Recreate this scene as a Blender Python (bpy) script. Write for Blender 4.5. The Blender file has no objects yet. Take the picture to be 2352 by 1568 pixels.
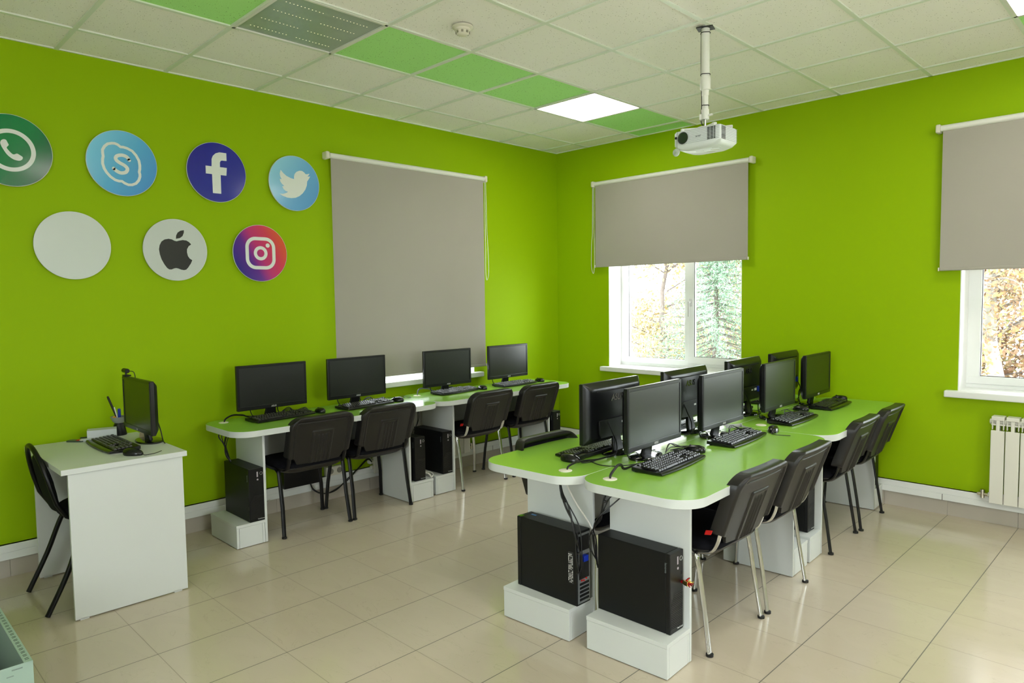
import bpy, bmesh, math, random
from mathutils import Matrix, Vector
from mathutils.geometry import tessellate_polygon
PI = math.pi
random.seed(7)
scene = bpy.context.scene
COL = scene.collection

# ------------------------------------------------------------ camera, world, exposure
W_PX, F_PX = 2352.0, 1590.597
def _camera():
    yaw, pitch, roll = 2.35377148, -0.0621004281, -0.0137105753
    f = Vector((math.cos(pitch)*math.cos(yaw), math.cos(pitch)*math.sin(yaw), math.sin(pitch)))
    r = f.cross(Vector((0, 0, 1))).normalized(); u = r.cross(f)
    r2 = r*math.cos(roll)+u*math.sin(roll); u2 = -r*math.sin(roll)+u*math.cos(roll)
    cam = bpy.data.cameras.new('camera'); cam.sensor_width = 36; cam.lens = F_PX/W_PX*36; cam.clip_end = 200
    o = bpy.data.objects.new('camera', cam); COL.objects.link(o)
    m = Matrix((r2, u2, -f)).transposed().to_4x4(); m.translation = (4.78418, -5.49637, 1.54574)
    o.matrix_world = m; scene.camera = o
_camera()
scene.view_settings.view_transform = 'Standard'
scene.view_settings.look = 'None'
scene.view_settings.gamma = 1
scene.view_settings.exposure = 0.52
wd = bpy.data.worlds.new('overcast_sky'); scene.world = wd; wd.use_nodes = True
_bg = wd.node_tree.nodes['Background']
_bg.inputs[0].default_value = (0.90, 0.96, 1.0, 1); _bg.inputs[1].default_value = 11.0
def portal(name, loc, rot, sx, sy):
    l = bpy.data.lights.new(name, 'AREA'); l.shape = 'RECTANGLE'; l.size = sx; l.size_y = sy
    l.cycles.is_portal = True
    o = bpy.data.objects.new(name, l); COL.objects.link(o); o.location = loc; o.rotation_euler = rot
for i, x in enumerate((1.35, 4.31, 6.75)):  # last one serves the added window out of view
    portal('window_portal', (x, 0.27, 1.7), (-PI/2, 0, 0), 1.4, 1.7)
portal('window_portal', (4.5, -7.67, 1.7), (PI/2, 0, 0), 1.7, 1.7)  # portal of the added window in the front wall
portal('window_portal', (8.07, -4.25, 1.7), (0, PI/2, 0), 1.7, 1.6)  # portal of the added window in the back wall
portal('window_portal', (-0.27, -1.87, 1.7), (0, PI/2, PI), 1.7, 1.4)
LAMP = 11.0          # radiance of the lit ceiling panels

# ------------------------------------------------------------ materials
def lin(c):
    return tuple(((v/255)/12.92 if v/255 <= .04045 else ((v/255+.055)/1.055)**2.4) for v in c)
MATS = {}
def mat(name, col, rough=.5, metal=0, spec=.5, noise=0, nscale=20, bump=0, bscale=200, coat=0, trans=0, emit=None, es=0):
    if name in MATS: return MATS[name]
    m = bpy.data.materials.new(name); m.use_nodes = True
    nt = m.node_tree; b = nt.nodes['Principled BSDF']
    b.inputs['Base Color'].default_value = (*col, 1)
    b.inputs['Roughness'].default_value = rough; b.inputs['Metallic'].default_value = metal
    b.inputs['Specular IOR Level'].default_value = spec
    b.inputs['Coat Weight'].default_value = coat; b.inputs['Coat Roughness'].default_value = .08
    b.inputs['Transmission Weight'].default_value = trans
    if emit:
        b.inputs['Emission Color'].default_value = (*emit, 1); b.inputs['Emission Strength'].default_value = es
    tc = nt.nodes.new('ShaderNodeTexCoord')
    if noise:
        n = nt.nodes.new('ShaderNodeTexNoise'); n.inputs['Scale'].default_value = nscale; n.inputs['Detail'].default_value = 4
        nt.links.new(tc.outputs['Object'], n.inputs['Vector'])
        mx = nt.nodes.new('ShaderNodeMix'); mx.data_type = 'RGBA'
        mx.inputs['A'].default_value = (*[v*(1-noise) for v in col], 1); mx.inputs['B'].default_value = (*[min(1, v*(1+noise)) for v in col], 1)
        nt.links.new(n.outputs['Fac'], mx.inputs['Factor']); nt.links.new(mx.outputs['Result'], b.inputs['Base Color'])
    if bump:
        n = nt.nodes.new('ShaderNodeTexNoise'); n.inputs['Scale'].default_value = bscale
        nt.links.new(tc.outputs['Object'], n.inputs['Vector'])
        bp = nt.nodes.new('ShaderNodeBump'); bp.inputs['Strength'].default_value = bump; bp.inputs['Distance'].default_value = .002
        nt.links.new(n.outputs['Fac'], bp.inputs['Height']); nt.links.new(bp.outputs['Normal'], b.inputs['Normal'])
    MATS[name] = m
    return m

def nd(nt, kind, **kw):
    n = nt.nodes.new(kind)
    for k, v in kw.items(): setattr(n, k, v)
    return n
def mth(nt, op, a, b=None, c=None):
    n = nt.nodes.new('ShaderNodeMath'); n.operation = op
    for i, v in enumerate((a, b, c)):
        if v is None: continue
        if isinstance(v, (int, float)): n.inputs[i].default_value = v
        else: nt.links.new(v, n.inputs[i])
    return n.outputs[0]
def mixc(nt, f, a, b):
    n = nt.nodes.new('ShaderNodeMix'); n.data_type = 'RGBA'
    for nm, v in (('Factor', f), ('A', a), ('B', b)):
        if isinstance(v, (int, float)): n.inputs[nm].default_value = v
        elif isinstance(v, tuple): n.inputs[nm].default_value = (*v, 1)
        else: nt.links.new(v, n.inputs[nm])
    return n.outputs['Result']

def floor_material():
    m = bpy.data.materials.new('polished_tile'); m.use_nodes = True; nt = m.node_tree; b = nt.nodes['Principled BSDF']
    g = nd(nt, 'ShaderNodeNewGeometry'); s = nd(nt, 'ShaderNodeSeparateXYZ'); nt.links.new(g.outputs['Position'], s.inputs[0])
    S = .4025
    ux = mth(nt, 'DIVIDE', mth(nt, 'SUBTRACT', s.outputs[0], -.04+S*0 - S), S)
    uy = mth(nt, 'DIVIDE', mth(nt, 'SUBTRACT', s.outputs[1], -.0815 - S*60), S)
    def line(u, w):
        fr = mth(nt, 'ABSOLUTE', mth(nt, 'SUBTRACT', mth(nt, 'FRACT', u), .5))
        return mth(nt, 'GREATER_THAN', fr, .5-w/S)
    lx, ly = line(ux, .0021), line(uy, .0016)
    cell = nd(nt, 'ShaderNodeCombineXYZ'); nt.links.new(mth(nt, 'FLOOR', ux), cell.inputs[0]); nt.links.new(mth(nt, 'FLOOR', uy), cell.inputs[1])
    wn = nd(nt, 'ShaderNodeTexWhiteNoise'); nt.links.new(cell.outputs[0], wn.inputs[0])
    off = nd(nt, 'ShaderNodeVectorMath', operation='MULTIPLY_ADD'); nt.links.new(wn.outputs['Color'], off.inputs[0]); off.inputs[1].default_value = (9, 9, 9)
    nt.links.new(g.outputs['Position'], off.inputs[2])
    mp = nd(nt, 'ShaderNodeMapping'); mp.inputs['Scale'].default_value = (1.6, 4.2, 1); mp.inputs['Rotation'].default_value = (0, 0, .5)
    nt.links.new(off.outputs[0], mp.inputs[0])
    n = nd(nt, 'ShaderNodeTexNoise'); n.inputs['Scale'].default_value = 1.6; n.inputs['Detail'].default_value = 8; n.inputs['Distortion'].default_value = 1.2
    nt.links.new(mp.outputs[0], n.inputs['Vector'])
    vein = mth(nt, 'LESS_THAN', mth(nt, 'ABSOLUTE', mth(nt, 'SUBTRACT', n.outputs['Fac'], .5)), .003)
    c = mixc(nt, n.outputs['Fac'], FLOOR_A, FLOOR_B)
    c = mixc(nt, mth(nt, 'MULTIPLY', wn.outputs['Value'], .25), c, FLOOR_C)
    c = mixc(nt, mth(nt, 'MULTIPLY', vein, .2), c, (.34, .29, .2))
    c = mixc(nt, mth(nt, 'MULTIPLY', ly, .62), c, (.13, .1, .06))
    c = mixc(nt, mth(nt, 'MULTIPLY', lx, .85), c, (.06, .055, .045))
    nt.links.new(c, b.inputs['Base Color'])
    gr = mth(nt, 'MAXIMUM', lx, ly)
    nt.links.new(mth(nt, 'MULTIPLY_ADD', gr, .5, .13), b.inputs['Roughness'])
    b.inputs['Specular IOR Level'].default_value = .55
    return m
FLOOR_A, FLOOR_B, FLOOR_C = lin((188, 175, 155)), lin((198, 185, 166)), lin((195, 187, 171))

def ceiling_material(name, col, dark):
    m = bpy.data.materials.new(name); m.use_nodes = True; nt = m.node_tree; b = nt.nodes['Principled BSDF']
    g = nd(nt, 'ShaderNodeNewGeometry')
    mp = nd(nt, 'ShaderNodeMapping'); mp.inputs['Scale'].default_value = (1, 1, 0); nt.links.new(g.outputs['Position'], mp.inputs[0])
    v = nd(nt, 'ShaderNodeTexVoronoi'); v.inputs['Scale'].default_value = 95; nt.links.new(mp.outputs[0], v.inputs['Vector'])
    n = nd(nt, 'ShaderNodeTexNoise'); n.inputs['Scale'].default_value = 130; n.inputs['Detail'].default_value = 3; nt.links.new(mp.outputs[0], n.inputs['Vector'])
    wn = nd(nt, 'ShaderNodeSeparateColor'); nt.links.new(v.outputs['Color'], wn.inputs[0])
    thr = mth(nt, 'MULTIPLY_ADD', wn.outputs[0], .5, -.11)
    hole = mth(nt, 'LESS_THAN', mth(nt, 'MULTIPLY_ADD', n.outputs['Fac'], .25, v.outputs['Distance']), thr)
    nt.links.new(mixc(nt, mth(nt, 'MULTIPLY', hole, .75), col, dark), b.inputs['Base Color'])
    b.inputs['Roughness'].default_value = .9; b.inputs['Specular IOR Level'].default_value = .1
    bp = nd(nt, 'ShaderNodeBump'); bp.inputs['Strength'].default_value = .5; bp.inputs['Distance'].default_value = .002
    nt.links.new(mth(nt, 'SUBTRACT', n.outputs['Fac'], hole), bp.inputs['Height']); nt.links.new(bp.outputs['Normal'], b.inputs['Normal'])
    return m

def gradient_material(name, stops, direction, rough=.13):
    """printed colour gradient across a disc, along `direction` in object space, -0.2..0.2 m"""
    m = bpy.data.materials.new(name); m.use_nodes = True; nt = m.node_tree; b = nt.nodes['Principled BSDF']
    tc = nd(nt, 'ShaderNodeTexCoord'); d = nd(nt, 'ShaderNodeVectorMath', operation='DOT_PRODUCT')
    nt.links.new(tc.outputs['Object'], d.inputs[0]); d.inputs[1].default_value = direction
    r = nd(nt, 'ShaderNodeValToRGB'); cr = r.color_ramp
    while len(cr.elements) < len(stops): cr.elements.new(.5)
    for e, (p, c) in zip(cr.elements, stops): e.position = p; e.color = (*lin(c), 1)
    nt.links.new(mth(nt, 'MULTIPLY_ADD', d.outputs['Value'], 2.5, .5), r.inputs[0])
    nt.links.new(r.outputs[0], b.inputs['Base Color']); b.inputs['Roughness'].default_value = rough
    return m

def glass_material():
    m = bpy.data.materials.new('window_glass'); m.use_nodes = True; nt = m.node_tree
    nt.nodes.remove(nt.nodes['Principled BSDF']); out = nt.nodes['Material Output']
    t = nd(nt, 'ShaderNodeBsdfTransparent'); t.inputs[0].default_value = (.93, .96, .95, 1)
    gl = nd(nt, 'ShaderNodeBsdfGlossy'); gl.inputs['Roughness'].default_value = .02
    fr = nd(nt, 'ShaderNodeFresnel'); fr.inputs[0].default_value = 1.45
    mx = nd(nt, 'ShaderNodeMixShader'); nt.links.new(fr.outputs[0], mx.inputs[0]); nt.links.new(t.outputs[0], mx.inputs[1]); nt.links.new(gl.outputs[0], mx.inputs[2])
    nt.links.new(mx.outputs[0], out.inputs[0])
    return m

GREENWALL = mat('green_wall_paint', (.30, .475, .0005), .6, spec=.12, bump=.08, bscale=160)
PALEWALL = mat('pale_wall_paint', lin((205, 205, 190)), .7, bump=.1)
WHITEPVC = mat('white_plastic', lin((232, 234, 232)), .35)
REVEAL = mat('white_reveal_paint', lin((238, 238, 236)), .6)
LAMINATE = mat('white_laminate', lin((212, 215, 214)), .38, noise=.015, nscale=6)
EDGE = mat('white_edge_band', lin((206, 210, 208)), .35)
GREENTOP = mat('green_laminate', lin((142, 192, 72)), .22, noise=.02, nscale=8, spec=.45, bump=.05, bscale=500)
BLACK = mat('black_plastic', lin((12, 12, 13)), .38, spec=.35, bump=.1, bscale=700)
BLACKMATTE = mat('black_textured_plastic', lin((22, 20, 19)), .4, bump=.12, bscale=900)
BLACKMETAL = mat('black_painted_metal', lin((9, 9, 11)), .35, spec=.35)
CASE = mat('black_case_metal', lin((13, 14, 15)), .45, spec=.3, bump=.12, bscale=900)
FABRIC = mat('dark_navy_fabric', lin((14, 14, 20)), .95, spec=.2, bump=.6, bscale=600)
CHROME = mat('chrome_tube', (.60, .61, .62), .1, 1)
SCREEN = mat('switched_off_screen', lin((12, 13, 13)), .3, spec=.85)
BEZEL = mat('monitor_bezel', lin((14, 14, 17)), .3, spec=.5)
RUBBER = mat('black_rubber_cable', lin((14, 14, 15)), .45)
WHITECABLE = mat('white_cable', lin((215, 212, 205)), .5)
KEYCAP = mat('black_keycap', lin((12, 12, 14)), .35)
LEGEND = mat('white_print', lin((225, 225, 225)), .5)
BLUEPLUG = mat('blue_plug', lin((20, 50, 170)), .4)
STEEL = mat('steel_plate', (.42, .44, .46), .4, .8, noise=.3, nscale=60)
RED = mat('red_plastic', lin((205, 25, 18)), .4)
GOLD = mat('gold_metal', (.85, .62, .2), .2, 1)
REDMETAL = mat('red_lacquer', lin((150, 8, 20)), .18, .4)
BLINDCLOTH = mat('grey_blind_cloth', lin((168, 163, 154)), .85, spec=.15, noise=.02, nscale=3, bump=.3, bscale=900)
ALUM = mat('white_painted_metal', lin((228, 228, 222)), .35)
SKIRT = mat('grey_beige_skirting_tile', lin((182, 174, 162)), .3, noise=.06, nscale=7)
RADIATOR = mat('white_radiator_enamel', lin((224, 222, 212)), .3)
TREND = mat('white_print_film', lin((226, 230, 228)), .3)
GLASS = glass_material()
SOCKET = mat('cream_socket_plastic', lin((225, 220, 205)), .4)
BRASS = mat('nickel_valve', (.6, .55, .45), .25, 1)

# ------------------------------------------------------------ mesh helpers
def box(bm, c, s, mi=0, rz=0, m=None):
    M = Matrix.Translation(c) @ Matrix.Rotation(rz, 4, 'Z') @ Matrix.Diagonal((*s, 1))
    if m is not None: M = m @ M
    r = bmesh.ops.create_cube(bm, size=1, matrix=M)
    for f in {f for v in r['verts'] for f in v.link_faces}: f.material_index = mi
def box2(bm, a, b, mi=0):
    box(bm, [(p+q)/2 for p, q in zip(a, b)], [abs(q-p) for p, q in zip(a, b)], mi)
def tube(bm, pts, r, seg=8, mi=0, r2=None, side=None, caps=True):
    """sweep; r2/side give an oval section whose long half-axis r2 lies towards `side`"""
    pts = [Vector(p) for p in pts]; rings = []
    up = Vector((0, 0, 1)); prev = None
    for i, p in enumerate(pts):
        t = (pts[min(i+1, len(pts)-1)]-pts[max(i-1, 0)]).normalized()
        if side is not None: a = Vector(side); a = (a-t*a.dot(t)).normalized()
        elif prev is None: a = t.cross(up if abs(t.z) < .9 else Vector((1, 0, 0))).normalized()
        else: a = (prev-t*prev.dot(t)).normalized()
        prev = a; b = t.cross(a)
        rr = r[i] if isinstance(r, (list, tuple)) else r
        ra = r2 if r2 else rr
        rings.append([bm.verts.new(p+a*math.cos(2*PI*k/seg)*ra+b*math.sin(2*PI*k/seg)*rr) for k in range(seg)])
    bridge(bm, rings, mi, caps)
def bridge(bm, rings, mi=0, caps=True):
    n = len(rings[0])
    for A, B in zip(rings, rings[1:]):
        for k in range(n):
            f = bm.faces.new((A[k], A[(k+1) % n], B[(k+1) % n], B[k])); f.material_index = mi
    if caps:
        f = bm.faces.new(rings[0][::-1]); f.material_index = mi
        f = bm.faces.new(rings[-1]); f.material_index = mi
def rr_pts(w, d, r, n=5):
    o = []
    for cx, cy, a0 in ((w/2-r, d/2-r, 0), (-w/2+r, d/2-r, PI/2), (-w/2+r, -d/2+r, PI), (w/2-r, -d/2+r, 1.5*PI)):
        for i in range(n+1): a = a0+PI/2*i/n; o.append((cx+r*math.cos(a), cy+r*math.sin(a)))
    return o
def loft(bm, levels, mi=0, M=None, caps=True):
    """levels: (w, d, r, cx, cy, z) rounded rectangles"""
    rings = []
    for w, d, r, cx, cy, z in levels:
        ring = []
        for x, y in rr_pts(w, d, min(r, w/2-1e-4, d/2-1e-4)):
            v = Vector((cx+x, cy+y, z)); ring.append(bm.verts.new(M @ v if M else v))
        rings.append(ring)
    bridge(bm, rings, mi, caps)
def lathe(bm, prof, seg=24, mi=0, M=None, caps=True):
    rings = []
    for r, z in prof:
        rings.append([bm.verts.new((M @ Vector((r*math.cos(2*PI*k/seg), r*math.sin(2*PI*k/seg), z))) if M else (r*math.cos(2*PI*k/seg), r*math.sin(2*PI*k/seg), z)) for k in range(seg)])
    bridge(bm, rings, mi, caps)
def poly(bm, loop, z0, z1, mi=0, mside=None, M=None):
    """extrude a simple polygon (xy) between two heights"""
    T = (lambda v: M @ Vector(v)) if M else (lambda v: v)
    a = [bm.verts.new(T((x, y, z0))) for x, y in loop]; b = [bm.verts.new(T((x, y, z1))) for x, y in loop]
    n = len(loop); ms = mi if mside is None else mside
    for i, j, k in tessellate_polygon([[Vector((x, y, 0)) for x, y in loop]]):
        f = bm.faces.new((a[i], a[j], a[k])); f.material_index = ms
        f = bm.faces.new((b[k], b[j], b[i])); f.material_index = mi
    for k in range(n):
        f = bm.faces.new((a[k], a[(k+1) % n], b[(k+1) % n], b[k])); f.material_index = ms

def strip(bm, pts, w, z0, z1, closed=False, mi=0, M=None):
    """flat ribbon of width w along 2D pts, extruded z0..z1, round-ish ends"""
    n = len(pts); V = [Vector(p) for p in pts]; L, R = [], []
    for i in range(n):
        a = V[(i-1) % n] if (closed or i > 0) else V[i]; b = V[(i+1) % n] if (closed or i < n-1) else V[i]
        t = (b-a).normalized(); nn = Vector((-t.y, t.x))
        L.append(V[i]+nn*w/2); R.append(V[i]-nn*w/2)
    T = (lambda v: M @ Vector(v)) if M else (lambda v: v)
    g = [[bm.verts.new(T((p.x, p.y, z))) for p in P] for z in (z0, z1) for P in (L, R)]
    rng = range(n if closed else n-1)
    for i in rng:
        j = (i+1) % n
        for q in ((g[2][i], g[2][j], g[3][j], g[3][i]), (g[0][i], g[1][i], g[1][j], g[0][j]), (g[0][i], g[0][j], g[2][j], g[2][i]), (g[1][i], g[3][i], g[3][j], g[1][j])):
            f = bm.faces.new(q); f.material_index = mi
    if not closed:
        for c in (V[0], V[-1]):
            poly(bm, [(c.x+w/2*math.cos(2*PI*k/14), c.y+w/2*math.sin(2*PI*k/14)) for k in range(14)], z0, z1, mi, M=M)
def smooth_loop(pts, closed=True, sub=4):
    n = len(pts); out = []
    idx = range(n) if closed else range(n-1)
    for i in idx:
        P = [pts[(i+k) % n] if closed else pts[min(max(i+k, 0), n-1)] for k in (-1, 0, 1, 2)]
        for s in range(sub):
            t = s/sub
            out.append(tuple(.5*((2*P[1][d])+(-P[0][d]+P[2][d])*t+(2*P[0][d]-5*P[1][d]+4*P[2][d]-P[3][d])*t*t+(-P[0][d]+3*P[1][d]-3*P[2][d]+P[3][d])*t**3) for d in range(len(P[0]))))
    if not closed: out.append(tuple(pts[-1]))
    return out
def finish(name, bm, mats, parent=None, bevel=0, smooth=40, link=True, bseg=2):
    bmesh.ops.recalc_face_normals(bm, faces=bm.faces)
    if smooth:
        for f in bm.faces: f.smooth = True
        ang = math.radians(smooth)
        for e in bm.edges:
            if len(e.link_faces) == 2 and e.calc_face_angle(0) > ang: e.smooth = False
    me = bpy.data.meshes.new(name); bm.to_mesh(me); bm.free()
    for m in (mats if isinstance(mats, (list, tuple)) else [mats]): me.materials.append(m)
    o = bpy.data.objects.new(name, me); COL.objects.link(o)
    if parent: o.parent = parent
    if bevel:
        b = o.modifiers.new('bevel', 'BEVEL'); b.width = bevel; b.segments = bseg; b.limit_method = 'ANGLE'; b.angle_limit = math.radians(50)
        b.harden_normals = False
    return o
def new(): return bmesh.new()
def thing(name, label, cat, loc=(0, 0, 0), rz=0, group=None):
    o = bpy.data.objects.new(name, None); COL.objects.link(o); o.empty_display_size = .05
    o.location = loc; o.rotation_euler = (0, 0, rz); tag(o, label, cat, group); return o
def tag(o, label, cat, group=None):
    o['label'] = label; o['category'] = cat
    if group: o['group'] = group
    return o
def struct(o): o['kind'] = 'structure'; return o
def copy_tree(o, parent=None):
    c = o.copy(); COL.objects.link(c)
    if parent: c.parent = parent
    for ch in [x for x in KIDS.get(o.name, [])]: copy_tree_child(ch, c)
    return c
KIDS = {}
def copy_tree_child(ch, par):
    c = ch.copy(); COL.objects.link(c); c.parent = par
    for g in KIDS.get(ch.name, []): copy_tree_child(g, c)
def index_kids():
    KIDS.clear()
    for o in COL.objects:
        if o.parent: KIDS.setdefault(o.parent.name, []).append(o)
def dup(root, loc, rz, label):
    c = copy_tree(root); c.location = loc; c.rotation_euler = (0, 0, rz); c['label'] = label; return c
_tc = {}
def text(name, s, size, M, m, parent, depth=.0006, spacing=1, shear=0, bold=0):
    cu = bpy.data.curves.new('t', 'FONT'); cu.body = s; cu.size = size; cu.extrude = depth; cu.align_x = 'CENTER'; cu.align_y = 'CENTER'
    cu.space_character = spacing; cu.shear = shear; cu.offset = bold
    t = bpy.data.objects.new('t', cu); COL.objects.link(t)
    dg = bpy.context.evaluated_depsgraph_get(); dg.update()
    me = bpy.data.meshes.new_from_object(t.evaluated_get(dg)); me.name = name
    bpy.data.objects.remove(t); bpy.data.curves.remove(cu)
    me.materials.clear(); me.materials.append(m); me.transform(M)
    o = bpy.data.objects.new(name, me); COL.objects.link(o); o.parent = parent; return o
def RX(a): return Matrix.Rotation(a, 4, 'X')
def RY(a): return Matrix.Rotation(a, 4, 'Y')
def RZ(a): return Matrix.Rotation(a, 4, 'Z')
def TR(*v): return Matrix.Translation(v)

# ------------------------------------------------------------ room shell
RXM, RYM, H = 7.8, -7.4, 3.03
TH = .34
def wall_with_openings(name, axis, length, openings, m):
    """axis 'x': the plane y=0 running along x; axis 'y': the plane x=0 running along -y"""
    bm = new(); us = [-TH]+[v for o in openings for v in o[:2]]+[length]
    def B(u0, u1, z0, z1):
        if axis == 'x': box2(bm, (u0, 0, z0), (u1, TH, z1))
        else: box2(bm, (-TH, -u1, z0), (0, -u0, z1))
    prev = -TH if axis == 'x' else 0
    for (a, b, z0, z1) in openings:
        B(prev, a, 0, H+.1); B(a, b, 0, z0-.002); B(a, b, z1, H+.1); prev = b
    B(prev, length, 0, H+.1)
    bmesh.ops.remove_doubles(bm, verts=bm.verts, dist=1e-5)
    return struct(finish(name, bm, m, smooth=0))
WIN = [(.66, 2.045, .865, 2.52), (3.62, 5.0, .875, 2.52), (6.1, 7.4, .865, 2.52)]  # last opening: unseen window added to brighten the room
wall_with_openings('wall_right', 'x', RXM, WIN, GREENWALL)
wall_with_openings('wall_left', 'y', -RYM, [(1.19, 2.56, .868, 2.52)], GREENWALL)
bm = new(); BW = (-5.0, -3.5)  # BW: opening for an added window, never in view
box2(bm, (RXM, RYM, 0), (RXM+TH, BW[0], H+.1)); box2(bm, (RXM, BW[0], 0), (RXM+TH, BW[1], .87)); box2(bm, (RXM, BW[0], 2.55), (RXM+TH, BW[1], H+.1)); box2(bm, (RXM, BW[1], 0), (RXM+TH, TH, H+.1))
struct(finish('wall_back', bm, PALEWALL, smooth=0))
bm = new(); FW = [(3.7, 5.3)]; px = -TH  # FW: opening for an added window behind the camera
for a, b in FW: box2(bm, (px, RYM-TH, 0), (a, RYM, H+.1)); box2(bm, (a, RYM-TH, 0), (b, RYM, .87)); box2(bm, (a, RYM-TH, 2.55), (b, RYM, H+.1)); px = b
box2(bm, (px, RYM-TH, 0), (RXM+.2, RYM, H+.1)); struct(finish('wall_front', bm, PALEWALL, smooth=0))
bm = new(); box2(bm, (-TH, RYM-.2, -.12), (RXM+.2, TH, 0)); struct(finish('floor', bm, floor_material(), smooth=0))

# ceiling: one mesh of 600 mm tiles, some of them green, with holes where the light panels sit
CX = [0, .4136]+[.4136+.6*i for i in range(1, 13)]; CX = [x for x in CX if x < RXM-.05]+[RXM]
CY = [0, .2242]+[.2242+.6*i for i in range(1, 13)]; CY = [y for y in CY if y < -RYM-.05]+[-RYM]
STRIPES = (2, 7, 12)             # tile columns that carry lamps and green tiles
def tile_kind(i, j):
    if i in STRIPES:
        if j % 4 == 2: return 'lamp'
        return 'green'
    return 'white'
bm = new(); lamps = []
for i in range(len(CX)-1):
    for j in range(len(CY)-1):
        k = tile_kind(i, j)
        a, b, c, d = CX[i], CX[i+1], -CY[j], -CY[j+1]
        if k == 'lamp' and b-a > .5: lamps.append((i, j, (a+b)/2, (c+d)/2)); continue
        z = H+.006
        box2(bm, (a+.006, d+.006, z), (b-.006, c-.006, z+.02), 1 if k == 'green' else 0)
box2(bm, (-TH, RYM-.2, H+.12), (RXM+.2, TH, H+.2), 0)
struct(finish('ceiling', bm, [ceiling_material('mineral_ceiling_tile', lin((250, 246, 242)), (.33, .31, .25)),
       ceiling_material('green_mineral_tile', lin((182, 240, 150)), lin((70, 120, 50)))], smooth=0))
bm = new()
for i, x in enumerate(CX[1:-1]): 
    w = .012
    box2(bm, (x-w, RYM, H-.002), (x+w, 0, H+.008))
for y in CY[1:-1]: box2(bm, (0, -y-.012, H-.0025), (RXM, -y+.012, H+.008))
box2(bm, (0, RYM, H-.002), (.012, 0, H+.008)); box2(bm, (0, -.012, H-.002), (RXM, 0, H+.008))
struct(finish('trim_1', bm, mat('white_grid_bar', lin((226, 232, 220)), .45), smooth=0))

# skirting tiles and the white cable trunking on top of them
for side in ('left', 'right'):
    bm = new(); n = 20
    for k in range(n):
        a, b = .36+.4025*k-.36*(k == 0)-.0, .36+.4025*(k+1)-.0015
        if side == 'right':
            if a > RXM: break
            box2(bm, (a, -.012, 0), (min(b, RXM), 0, .1))
        else:
            if -b < RYM-.4: break
            box2(bm, (0, -min(b, -RYM), 0), (.012, -a, .1))
    struct(finish('baseboard_'+side, bm, SKIRT, smooth=0))
    bm = new(); L = RXM if side == 'right' else -RYM
    for z0, z1, d in ((.104, .145, .03), (.1475, .19, .03), (.104, .19, .027)):
        if side == 'right': box2(bm, (0, -d, z0), (L, 0, z1))
        else: box2(bm, (0, -L, z0), (d, 0, z1))
    t = thing('cable_trunking', 'long white plastic cable trunking along the foot of the %s wall' % ('right green' if side == 'right' else 'left green'), 'trunking', group='wall trunking')
    del t['group']
    finish('channel', bm, WHITEPVC, t, bevel=.002, smooth=0)
    bm = new()
    for p in ((2.45, 3.55, 5.2) if side == 'right' else (1.0, 2.9, 4.95)):
        bm = new()
        if side == 'right': box2(bm, (p-.002, -.0306, .104), (p+.002, -.02, .146))
        else: box2(bm, (.02, -p-.002, .104), (.0306, -p+.002, .146))
        finish('joint_cover', bm, mat('grey_gap', (.1, .1, .1), .6), t, smooth=0)

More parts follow.
